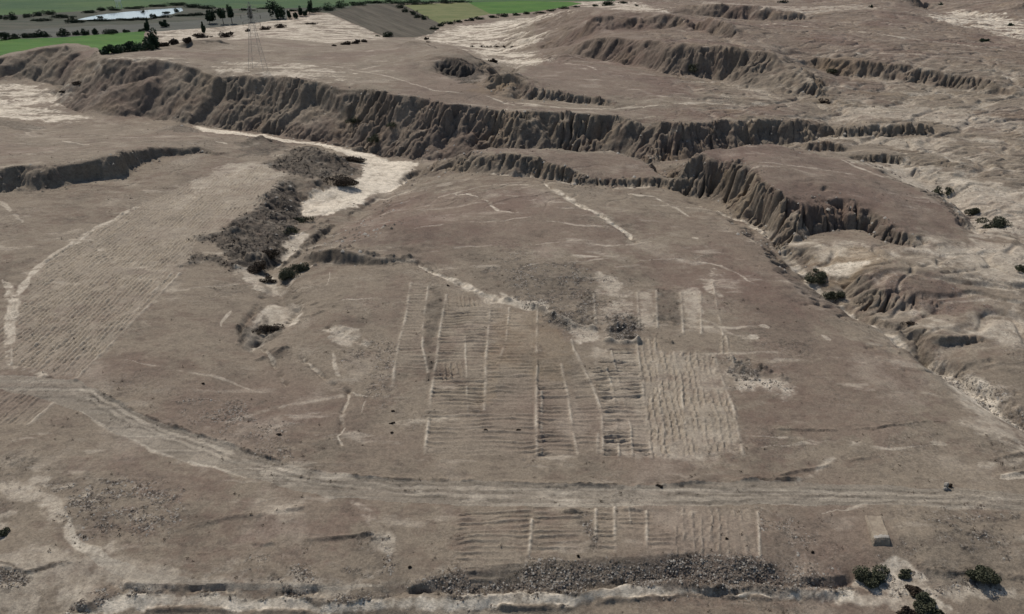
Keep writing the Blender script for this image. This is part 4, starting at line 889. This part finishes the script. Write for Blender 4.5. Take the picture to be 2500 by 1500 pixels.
# ---- shrubs
G1, G2, G3 = "shrubs on the pale sand at bottom right", "shrubs along the eastern ravine", "bushes about the white wash and its ravine"
for a in [
    (2128, 1398, 64, 54, "broad dark green shrub on pale sand, leftmost of the bottom right shrubs", M_GREEN, G1, 0), (2206, 1402, 28, 24, "small dark shrub on pale sand just right of the broad green shrub", M_GREEN, G1, 0),
    (2393, 1402, 66, 62, "big leaning oval dark green shrub near the right end of the stony bank", M_GREEN, G1, .6), (2230, 1440, 32, 34, "brown half dry shrub on the sand touching the dense green one below", M_BROWNL, G1, 0),
    (2258, 1472, 54, 48, "dense green shrub beside the white sand track, second lowest on the sand", M_GREEN, G1, .5), (2213, 1494, 44, 24, "low ragged brownish shrub on sand cut by the bottom picture edge", M_BROWNL, G1, 0), (2285, 1498, 40, 18, "flat grey green shrub on sand at the bottom edge, right of the ragged one", M_GREEN, G1, 0),
    (2296, 470, 30, 20, "small round shrub, highest of those in the pale gully behind the flat mesa", M_GREEN, G2, 0), (2378, 518, 42, 22, "neat round shrub on pale gravel between the small round one and the long one", M_GREEN, G2, 0), (2432, 548, 70, 24, "long low dark green shrub on grey ground beside the round gully shrubs", M_GREEN, G2, 0), (2496, 655, 26, 24, "dark shrub half cut off by the right picture edge in a grey gully", M_GREEN, G2, 0),
    (1992, 678, 44, 34, "ragged tall dark shrub in the ravine below the yellow sand hollow", M_GREEN, G2, .6), (2002, 664, 20, 30, "thin upright dark bush poking up at the foot of the sand hollow", M_GREEN, G2, 0), (2040, 720, 46, 32, "round dense shrub in the ravine at the foot of the reddish hill", M_GREEN, G2, -.4), (2222, 789, 28, 10, "flat brown shrub on the slope just above the black hollow", M_BROWNL, None, 0),
    (865, 390, 52, 16, "long brown bush lying across the upper part of the white wash", M_BROWNL, G3, 0), (832, 446, 80, 26, "long thick brown bush between the white wash and its lower sand basin", M_BROWNL, G3, 0), (738, 538, 46, 14, "low dark bush at the bottom end of the pale sand basin", M_GREEN, G3, 0), (714, 562, 36, 26, "green bush at the foot of the dark gravel slope below the sand basin", M_GREEN, G3, 0),
    (660, 622, 48, 28, "upper of the two very dark rounded bushes at the ravine head", M_BROWNL, G3, 0), (633, 650, 42, 34, "very dark bush leaning left below the upper rounded bush at the ravine head", M_BROWNL, G3, 0), (655, 686, 40, 16, "low brown bush on pale earth below the dark rounded bushes", M_BROWNL, G3, 0), (703, 672, 46, 36, "thick dark green bush filling the deep ravine bend", M_GREEN, G3, .6), (737, 652, 38, 26, "dark green bush against the cut bank, right of the thick ravine bush", M_GREEN, G3, .4), (664, 800, 52, 20, "dark bush in the hollow of the pale eroded basin", M_BROWNL, G3, 0),
    (916, 338, 26, 20, "round dark shrub low on the grey face of the main ridge", M_GREEN, None, 0), (956, 303, 20, 14, "small dark shrub in a gully high on the main ridge face", M_GREEN, None, 0), (860, 296, 30, 14, "flat dark shrub halfway up the main ridge face", M_GREEN, None, 0),
    (1690, 168, 30, 16, "dark round shrub at the foot of the far cliff alcove", M_GREEN, None, 0), (2034, 175, 26, 13, "dark round shrub under the orange cliff at upper right", M_GREEN, None, 0), (2010, 250, 22, 10, "small dark shrub beside the pale path east of the ridge end", M_BROWNL, None, 0), (188, 205, 24, 10, "dark shrub in the crease above the left sand flat", M_BROWNL, None, 0), (154, 224, 18, 9, "small dark shrub on the edge of the left sand flat", M_BROWNL, None, 0),
    (4, 1297, 28, 24, "lone green shrub at the left picture edge above a bare white patch", M_GREEN, None, 0), (1610, 1186, 18, 6, "longer dark tuft on the far berm of the road", M_BROWNL, None, 0), (1652, 1180, 13, 8, "short dark tuft on the road berm right of a longer tuft", M_BROWNL, None, 0), (958, 1032, 14, 9, "middle dark tuft of three beside the brick rows left edge", M_BROWNL, None, 0), (960, 1003, 10, 6, "upper dark tuft of three beside the brick rows left edge", M_BROWNL, None, 0), (957, 1056, 12, 6, "lowest dark tuft of three beside the brick rows left edge", M_BROWNL, None, 0),
    (682, 1060, 12, 8, "small dark tuft on the open plain above the road bend", M_BROWNL, None, 0), (496, 936, 10, 7, "tiny dark tuft on the plain between the road and the eroded basin", M_BROWNL, None, 0), (1186, 1050, 14, 8, "dark tuft at the end of the pale diagonal scar in the brick rows", M_BROWNL, None, 0), (1265, 1050, 12, 6, "small dark tuft right of the pale diagonal scar in the brick rows", M_BROWNL, None, 0), (1094, 697, 8, 6, "small dark tuft beside the pale dry channel above the brick rows", M_BROWNL, None, 0),
    (1985, 1348, 10, 8, "small dark tuft on stony ground left of the earth ramp", M_BROWNL, None, 0), (1775, 1315, 8, 6, "tiny dark tuft inside the lower brick field", M_BROWNL, None, 0), (1413, 1358, 7, 8, "tiny dark tuft just above the stony bank under the lower brick rows", M_BROWNL, None, 0), (1001, 1384, 8, 7, "tiny dark tuft on bare earth left of the lower brick rows", M_BROWNL, None, 0), (1742, 873, 8, 6, "tiny dark tuft left of the grey rubble heap", M_BROWNL, None, 0)]:
    u, v, wp, hp, lab, lm, gr, ti = a
    shrub(u, v, wp, hp, lab, lm, group=gr, tilt=ti)

# ---- trees and bushes of the valley
def tree(u, vb, wpx, hpx, label, group=None, m=M_TREE, trunk=.3, slim=False):
    g = ground((u, vb))[0]; s = depth_at(g) / FPX; W, Ht = wpx * s * 1.05, hpx * s * 1.02
    _seed[0] += 1; r = np.random.default_rng(_seed[0])
    e = empty("tree", (g[0], g[1], g[2] - .2))
    t0 = Ht * trunk
    fv, ff = leaf_cloud(1300, (W * .58, W * .58, (Ht - t0) * .98), 12 if not slim else 16, .62 + .02 * W, _seed[0], -.05)
    fv[:, 2] += t0 * .9; mesh_obj("crown", fv, ff, m, e)
    st = [tube((0, 0, -.3), (r.normal(0, .05) * W, 0, Ht * .72), .018 * Ht + .1, .08)]
    for i in range(4):
        an = r.uniform(0, 6.28); st.append(tube((0, 0, t0 * r.uniform(.7, 1.2)), (math.cos(an) * W * .3, math.sin(an) * W * .3, t0 + (Ht - t0) * r.uniform(.35, .7)), .1, .04))
    mesh_obj("trunk", *merge(st), M_BARK, e)
    return tag(e, label, "tree", group)
TG = "trees among the valley fields"
for a in [(512, 58, 30, 32, "bushy wide tree left of the tall twin trees on the grey field edge", .25), (546, 59, 17, 42, "left of the two tall dark twin trees on the grey field edge", .4), (567, 58, 18, 45, "right and taller of the two tall dark twin trees", .4), (680, 46, 34, 44, "largest broad dark tree, alone at the end of the grey field", .12),
          (613, 54, 11, 36, "thin faint tree behind the power pylon top", .3), (361, 76, 10, 25, "slim upright tree at the right end of the green field", .15), (374, 120, 32, 50, "big dark cone shaped tree at the lower right corner of the green field", .06), (403, 66, 18, 14, "small round tree on the near side of the grey field", .2),
          (499, 88, 7, 26, "thin bare looking tree standing over the bush clump on the stubble", .4), (706, 46, 9, 20, "first small tree right of the largest broad tree", .2), (722, 46, 9, 14, "second small tree right of the largest broad tree", .2), (733, 40, 9, 22, "third small tree right of the largest broad tree", .2), (746, 40, 9, 16, "fourth small tree right of the largest broad tree", .2), (756, 34, 12, 30, "tall thin pale green tree at the corner of the ploughed field", .25)]:
    u, vb, wp, hp, lab, tr = a
    tree(u, vb, wp, hp, lab, TG, trunk=tr)
ORD = ["first", "second", "third", "fourth", "fifth", "sixth", "seventh", "eighth", "ninth", "tenth", "eleventh", "twelfth", "thirteenth", "fourteenth", "fifteenth", "sixteenth", "seventeenth", "eighteenth", "nineteenth", "twentieth"]
def bush_row(items, where, group, m=M_HEDGE, name="bush"):
    for k, (u, vb, wp, hp) in enumerate(items):
        g = ground((u, vb))[0]; s = depth_at(g) / FPX; W, Ht = wp * s, hp * s
        _seed[0] += 1
        W *= 1.08; Ht *= 1.08
        fv, ff = leaf_cloud(int(np.clip(wp * hp * 2.6, 160, 1100)), (W * .56, min(W, Ht * 1.6) * .6, Ht * .85), 9, .55 if Ht > 2 else .34, _seed[0], -.1)
        o = mesh_obj(name, fv, ff, m); o.location = (g[0], g[1], g[2] - .1)
        tag(o, ("%s bush from left %s" % (ORD[k], where)), "bush", group)
bush_row([(6, 98, 34, 20), (32, 95, 26, 13), (62, 93, 30, 13), (92, 91, 30, 16), (112, 90, 24, 13), (155, 88, 28, 20), (186, 86, 18, 11), (210, 85, 20, 15), (233, 84, 13, 19), (272, 82, 28, 17), (310, 79, 18, 9), (346, 77, 18, 9)], "in the row between grey and green fields", "bushes between the grey field and the green field")
bush_row([(258, 131, 30, 14), (280, 130, 44, 20), (304, 128, 50, 24), (330, 126, 50, 28), (352, 123, 40, 26)], "in the dark hedge at the green field corner", "hedge at the green field corner", M_TREE)
bush_row([(402, 113, 26, 11), (428, 108, 30, 13), (457, 103, 20, 11), (492, 93, 44, 11), (550, 91, 36, 15), (606, 77, 12, 7), (645, 73, 30, 9), (684, 68, 24, 12), (760, 60, 30, 5)], "along the near edge of the pale stubble strip", "bushes along the stubble strip", M_BROWNL)
bush_row([(8, 46, 26, 8), (30, 48, 28, 18), (68, 42, 26, 11), (96, 39, 26, 13), (124, 36, 24, 11), (150, 44, 60, 10), (182, 56, 50, 10), (100, 52, 50, 10), (220, 32, 40, 9), (246, 27, 24, 9), (280, 26, 50, 7), (330, 22, 50, 7), (380, 17, 50, 7), (430, 14, 50, 8), (470, 19, 50, 8), (505, 22, 44, 8)], "in the scrub belt behind and left of the pond", "scrub belt behind the pond")
bush_row([(225, 52, 40, 5), (255, 52, 50, 6), (300, 50, 50, 6), (345, 49, 50, 6), (376, 45, 18, 12), (395, 44, 40, 6), (440, 40, 50, 6), (480, 38, 50, 8), (530, 32, 40, 8)], "along the near shore of the pond", "bushes on the near pond shore")
bush_row([(246, 44, 17, 6), (348, 31, 10, 6), (408, 33, 26, 5), (432, 29, 15, 8)], "among islets in the pond", "islet bushes in the pond")
bush_row([(600, 26, 30, 6), (640, 22, 40, 6), (665, 20, 20, 9), (720, 28, 30, 5), (770, 29, 44, 13), (800, 26, 40, 15), (835, 20, 40, 15), (870, 14, 44, 10), (910, 9, 50, 10), (955, 9, 50, 11), (1000, 12, 50, 14), (1040, 11, 50, 12), (1085, 8, 50, 10), (1120, 6, 40, 8)], "in the dark treeline above the fields", "far treeline above the fields", M_TREE)
bush_row([(975, 20, 20, 10), (990, 30, 18, 13), (1008, 36, 16, 10), (1020, 44, 16, 10), (1036, 48, 18, 13)], "in the hedge between ploughed and olive fields", "hedge between the ploughed and olive fields")
bush_row([(1058, 72, 22, 8), (1078, 64, 22, 7), (1098, 59, 22, 8), (1120, 55, 22, 7), (1145, 51, 26, 8), (1172, 48, 26, 7), (1200, 44, 26, 7), (1228, 41, 26, 8), (1258, 38, 26, 6), (1288, 35, 26, 6), (1318, 33, 26, 6), (1348, 28, 26, 6), (1378, 22, 26, 6), (1408, 18, 24, 5)], "in the hedge under the olive and bright green fields", "hedge along the far sand flat")
bush_row([(816, 113, 18, 6), (842, 110, 24, 9), (870, 107, 20, 9), (889, 103, 14, 9)], "in the low row below the bare pale field", "bushes below the bare field", M_BROWNL)
bush_row([(944, 90, 28, 12)], "at the lower tip of the ploughed field", None)
bush_row([(1040, 97, 13, 9), (1044, 104, 10, 5), (1152, 115, 10, 4), (1176, 115, 11, 5), (1192, 116, 11, 4), (1210, 115, 12, 5), (1230, 115, 10, 5), (1250, 116, 12, 4), (1204, 152, 20, 8)], "scattered on the far white sand flat", "bushes on the far sand flat", M_BROWNL)
bush_row([(1452, 16, 16, 7), (1482, 14, 40, 11), (1520, 9, 24, 7), (1552, 16, 12, 4), (1910, 6, 24, 6), (2128, 18, 11, 6), (2296, 13, 11, 7), (2400, 101, 22, 7), (2468, 62, 14, 6)], "on the far pale flats at upper right", "bushes on the far flats at upper right", M_TREE)

# ---- water
M_WATER, _t, _b = mat("pond_water")
_b.inputs["Base Color"].default_value = (.30, .34, .35, 1); _b.inputs["Roughness"].default_value = .12; _b.inputs["Specular IOR Level"].default_value = .6; _b.inputs["IOR"].default_value = 1.33
bump(_t, _b, noise(_t, .8, 3, .6), .03)
pc = POND.mean(0)
pv = [(pc[0] + (p[0] - pc[0]) * 1.01, pc[1] + (p[1] - pc[1]) * 1.01, PZ - .12) for p in POND]
o = mesh_obj("pond", pv, [tuple(range(len(pv)))], M_WATER); o["kind"] = "structure"

# ---- power pylon and white portal
M_STEEL, _t, _b = mat("galvanised_steel")
_t.links.new(mixc(_t, noise(_t, .7, 3), (.26, .25, .23), (.36, .34, .31)), _b.inputs["Base Color"]); _b.inputs["Metallic"].default_value = .3; _b.inputs["Roughness"].default_value = .6
M_INS, _t, _b = mat("insulator_glass"); _b.inputs["Base Color"].default_value = (.06, .05, .045, 1); _b.inputs["Roughness"].default_value = .3
def bar(p, q, r): return tube(p, q, r, r, 4)
g = ground((630, 171))[0]
ht = 154 * depth_at(g) / FPX / math.cos(math.atan2(H - g[2], g[1]))
e = empty("power_pylon", (g[0], g[1], g[2]))
wid = lambda t: 3.6 * (1 - t) ** 1.35 + .55
lv = [0, .16, .3, .42, .52, .61, .69, .76, .82, .88, .94]
cs = [(-1, -1), (1, -1), (1, 1), (-1, 1)]
for c in cs:
    mesh_obj("leg", *merge([bar((c[0] * wid(a), c[1] * wid(a), a * ht), (c[0] * wid(b2), c[1] * wid(b2), b2 * ht), .075) for a, b2 in zip(lv[:-1], lv[1:])] + [bar((c[0] * wid(.94), c[1] * wid(.94), .94 * ht), (0, 0, ht), .08)]), M_STEEL, e)
br = []
for a, b2 in zip(lv[:-1], lv[1:]):
    for k in range(4):
        c, d = cs[k], cs[(k + 1) % 4]
        A = lambda q, t: (q[0] * wid(t), q[1] * wid(t), t * ht)
        br += [bar(A(c, a), A(d, b2), .032), bar(A(d, a), A(c, b2), .032), bar(A(c, b2), A(d, b2), .03)]
mesh_obj("bracing", *merge(br), M_STEEL, e)
for t, ln in ((.70, 4.6), (.80, 5.2), (.90, 4.0)):
    z = t * ht
    cr = []
    for sx in (-1, 1):
        for sy in (-1, 1):
            cr += [bar((-sx * wid(t), sy * wid(t), z), (sx * wid(t), sy * wid(t), z), .05), bar((sx * wid(t), sy * wid(t), z), (sx * ln, 0, z + .3), .07), bar((sx * wid(t), sy * wid(t), z + .05 * ht), (sx * ln, 0, z + .35), .06)]
    ca = mesh_obj("cross_arm", *merge(cr), M_STEEL, e)
    for sx in (-1, 1): mesh_obj("insulator", *tube((sx * ln, 0, z + .3), (sx * ln, 0, z - 1.6), .12, .12, 6), M_INS, ca)
tag(e, "tall grey lattice power pylon standing on the pale plateau behind the ridge", "power pylon")
g = ground((292, 19))[0]; s = depth_at(g) / FPX
M_WHITE, _t, _b = mat("white_paint"); _b.inputs["Base Color"].default_value = (.75, .76, .74, 1); _b.inputs["Roughness"].default_value = .5
e = empty("portal_frame", (g[0], g[1], g[2])); hh = 15.5 * s
for sx in (-3.4, 2.6): mesh_obj("post", *tube((sx, 0, -.3), (sx * .96, 0, hh), .32, .26, 8), M_WHITE, e)
mesh_obj("crossbeam", *merge([bar((-4.6, 0, hh), (3.4, 0, hh), .28), bar((-3.3, 0, hh * .82), (2.5, 0, hh * .82), .14)]), M_WHITE, e)
mesh_obj("ladder", *merge([bar((-1.6, 0, 0), (-1.9, 0, hh), .12), bar((-.9, 0, 0), (-1.2, 0, hh), .12)] + [bar((-1.6 - .3 * k / 8, 0, hh * k / 8), (-.9 - .3 * k / 8, 0, hh * k / 8), .07) for k in range(1, 8)]), M_WHITE, e)
tag(e, "white portal frame with two posts in the green pasture behind the pond", "gantry")

M_PALE, _t, _b = mat("pale_stone"); _t.links.new(mixc(_t, noise(_t, 2, 4), (.20, .18, .15), (.34, .31, .27)), _b.inputs["Base Color"])
M_DSTONE, _t, _b = mat("dark_stone"); _t.links.new(mixc(_t, noise(_t, 3, 4), (.08, .066, .053), (.17, .14, .113)), _b.inputs["Base Color"])
# ---- earth ramp: a tapering block of rammed earth with a worn pale front edge
M_RAMP, _t, _b = mat("rammed_earth")
_c = mixc(_t, ramp(_t, noise(_t, .8, 4, .6), .35, .65), (.20, .16, .12), (.26, .215, .16)); _t.links.new(_c, _b.inputs["Base Color"]); bump(_t, _b, noise(_t, 3, 4, .7), .12)
c4 = ground(P("2110,1259 2155,1261 2174,1333 2129,1334"))
cx, cy = c4[:, 0].mean(), c4[:, 1].mean()
nu, nv = 22, 34
V, F = [], []
r = np.random.default_rng(5)
for j in range(nv + 1):
    for i in range(nu + 1):
        s_, t_ = i / nu, j / nv
        x = (c4[0, 0] * (1 - s_) + c4[1, 0] * s_) * (1 - t_) + (c4[3, 0] * (1 - s_) + c4[2, 0] * s_) * t_
        y = (c4[0, 1] * (1 - s_) + c4[1, 1] * s_) * (1 - t_) + (c4[3, 1] * (1 - s_) + c4[2, 1] * s_) * t_
        es = min(s_, 1 - s_); et = 1 - t_
        hgt = (.12 + .95 * t_) * min(1, (es / .10)) ** .6 * min(1, (et / .09)) ** .6
        lip = .10 * math.exp(-((et - .12) / .05) ** 2) + .06 * math.exp(-((es - .12) / .05) ** 2)
        hgt += (lip + r.normal(0, .012)) * (1 if es > 0 and et > 0 else 0)
        V.append((x - cx + r.normal(0, .02), y - cy + r.normal(0, .02), float(hs(x, y, HF)) - .06 + hgt))
F = [(j * (nu + 1) + i, (j + 1) * (nu + 1) + i, (j + 1) * (nu + 1) + i + 1, j * (nu + 1) + i + 1) for j in range(nv) for i in range(nu)]
z0 = min(v[2] for v in V); V = [(a, b, c - z0) for a, b, c in V]
o = mesh_obj("earth_ramp", V, F, [M_RAMP, M_PALE]); o.location = (cx, cy, z0)
for p_ in o.data.polygons:
    j_, i_ = divmod(p_.index, nu)
    if nv - 7 + r.integers(0, 2) <= j_ <= nv - 4 and 1 < i_ < nu - 2: p_.material_index = 1
tag(o, "pale rectangular earth ramp with a blunt front end on stony ground", "earth ramp")

# ---- boulders
def boulder(rad, seed):
    import bmesh
    bm = bmesh.new(); bmesh.ops.create_icosphere(bm, subdivisions=3, radius=1)
    r = np.random.default_rng(seed); pl = r.normal(0, 1, (14, 3)); pl /= np.linalg.norm(pl, axis=1)[:, None]; dd = r.uniform(.62, .95, 14)
    for v in bm.verts:
        p = np.array(v.co)
        for n_, d_ in zip(pl, dd):
            k = p @ n_ - d_
            if k > 0: p = p - n_ * k
        v.co = p * np.asarray(rad)
    me = bpy.data.meshes.new("boulder"); bm.to_mesh(me); bm.free(); return me
g = ground((2309, 1193))[0]
for (du, dv, rad, m, lab, sd) in [(-1, 0, (.5, .45, .95), M_PALE, "upright pale boulder at the right of the road, beside a dark bush", 3), (-2.5, 5, (.4, .35, .4), M_PALE, "smaller pale stone lying in front of the upright boulder", 8)]:
    q = ground((2309 + du, 1191 + dv))[0]
    me = boulder(rad, sd); me.materials.append(m); o = link(bpy.data.objects.new("boulder", me)); o.location = (q[0], q[1], q[2] + rad[2] * .55)
    tag(o, lab, "boulder")
shrub(2318, 1185, 17, 17, "small black looking bush touching the upright pale boulder", M_BROWNL)

# ---- stones and dry scrub: too many to count
def scatter(name, wt, n, smin, smax, mats, kind, ylim=290):
    r = np.random.default_rng(11 + n)
    ia = int((math.log(ylim + 51) - B0) / DB)
    wgt = (wt[:ia] ** 1.15 * np.exp(2 * bv[:ia])[:, None] / (Y[:ia] ** 1.2)).ravel().astype(np.float64)
    fr = (np.abs(av) < .62)[None, :] & np.ones((ia, 1), bool)
    wgt *= fr.ravel(); wgt /= wgt.sum()
    idx = r.choice(len(wgt), n, p=wgt)
    x = X[:ia].ravel()[idx] + r.normal(0, .2, n); y = Y[:ia].ravel()[idx] + r.normal(0, .2, n); z = hs(x, y, HF)
    s = smin * (smax / smin) ** (r.uniform(0, 1, n) ** 2.2)
    if kind == 'stone':
        base = np.array([(1, 0, 0), (.2, .95, 0), (-.9, .3, 0), (-.4, -.8, 0), (.6, -.7, 0), (.35, .2, .8), (-.35, -.1, .75)])
        fc = [(0, 1, 5), (1, 2, 6), (1, 6, 5), (2, 3, 6), (3, 4, 6), (4, 5, 6), (4, 0, 5)]
    else:
        q = r.normal(0, .5, (14, 3)); q[:, 2] = np.abs(q[:, 2]) * .8
        base = np.concatenate([np.stack([p + r.normal(0, .32, 3) for _ in range(3)]) for p in q]); fc = [(3 * k, 3 * k + 1, 3 * k + 2) for k in range(14)]
    nb = len(base)
    an = r.uniform(0, 6.28, n); ca, sa = np.cos(an), np.sin(an)
    b = base[None] * (s[:, None, None] * r.uniform(.7, 1.3, (n, 1, 3)))
    vx = b[..., 0] * ca[:, None] - b[..., 1] * sa[:, None] + x[:, None]; vy = b[..., 0] * sa[:, None] + b[..., 1] * ca[:, None] + y[:, None]; vz = b[..., 2] + z[:, None] - (.08 * s)[:, None]
    co = np.stack([vx, vy, vz], -1).reshape(-1, 3).astype(np.float32)
    f = (np.array(fc)[None] + (np.arange(n) * nb)[:, None, None]).reshape(-1, 3).astype(np.int32)
    me = bpy.data.meshes.new(name)
    me.vertices.add(len(co)); me.loops.add(f.size); me.polygons.add(len(f))
    me.vertices.foreach_set("co", co.ravel()); me.loops.foreach_set("vertex_index", f.ravel())
    me.polygons.foreach_set("loop_start", np.arange(len(f), dtype=np.int32) * 3); me.polygons.foreach_set("loop_total", np.full(len(f), 3, np.int32))
    for m in mats: me.materials.append(m)
    mi = (r.uniform(0, 1, n) < .28).astype(np.int32) if len(mats) > 1 else np.zeros(n, np.int32)
    me.polygons.foreach_set("material_index", np.repeat(mi, len(fc)).astype(np.int32))
    me.update(calc_edges=True)
    o = link(bpy.data.objects.new(name, me)); o["kind"] = "stuff"
    return o
tag(scatter("stones", np.clip(ROCK - .25, 0, 1), 22000, .04, .30, [M_DSTONE, M_PALE], 'stone'), "loose dark and pale stones scattered over the rubbly banks", "stones")
tag(scatter("dry_scrub", np.clip(ROCK * .5 + DARK * .6 + .03, 0, 1) * (1 - steep), 4200, .10, .36, [M_BROWNL], 'scrub', 420), "tiny tufts of dry brown scrub dotted over the plain", "scrub")
_hm = Z0()
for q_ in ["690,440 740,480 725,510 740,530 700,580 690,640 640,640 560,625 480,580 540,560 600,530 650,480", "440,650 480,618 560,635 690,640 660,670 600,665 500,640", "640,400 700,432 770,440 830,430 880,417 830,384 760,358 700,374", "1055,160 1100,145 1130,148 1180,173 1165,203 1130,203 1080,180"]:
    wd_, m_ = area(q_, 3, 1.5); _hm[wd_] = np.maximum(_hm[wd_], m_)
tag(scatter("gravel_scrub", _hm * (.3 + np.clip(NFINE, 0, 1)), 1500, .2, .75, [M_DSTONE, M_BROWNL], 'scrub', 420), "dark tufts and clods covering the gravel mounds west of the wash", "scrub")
_st = blur(steep.copy(), 26)
tag(scatter("fallen_blocks", np.clip(_st * 1.6, 0, 1) * (1 - .75 * steep) * (SAND < .7) * sstep(205, 235, Y), 3600, .18, .85, [M_DSTONE, M_PALE], 'stone', 430), "fallen blocks and clods of earth lying along the foot of the cliffs", "rubble")
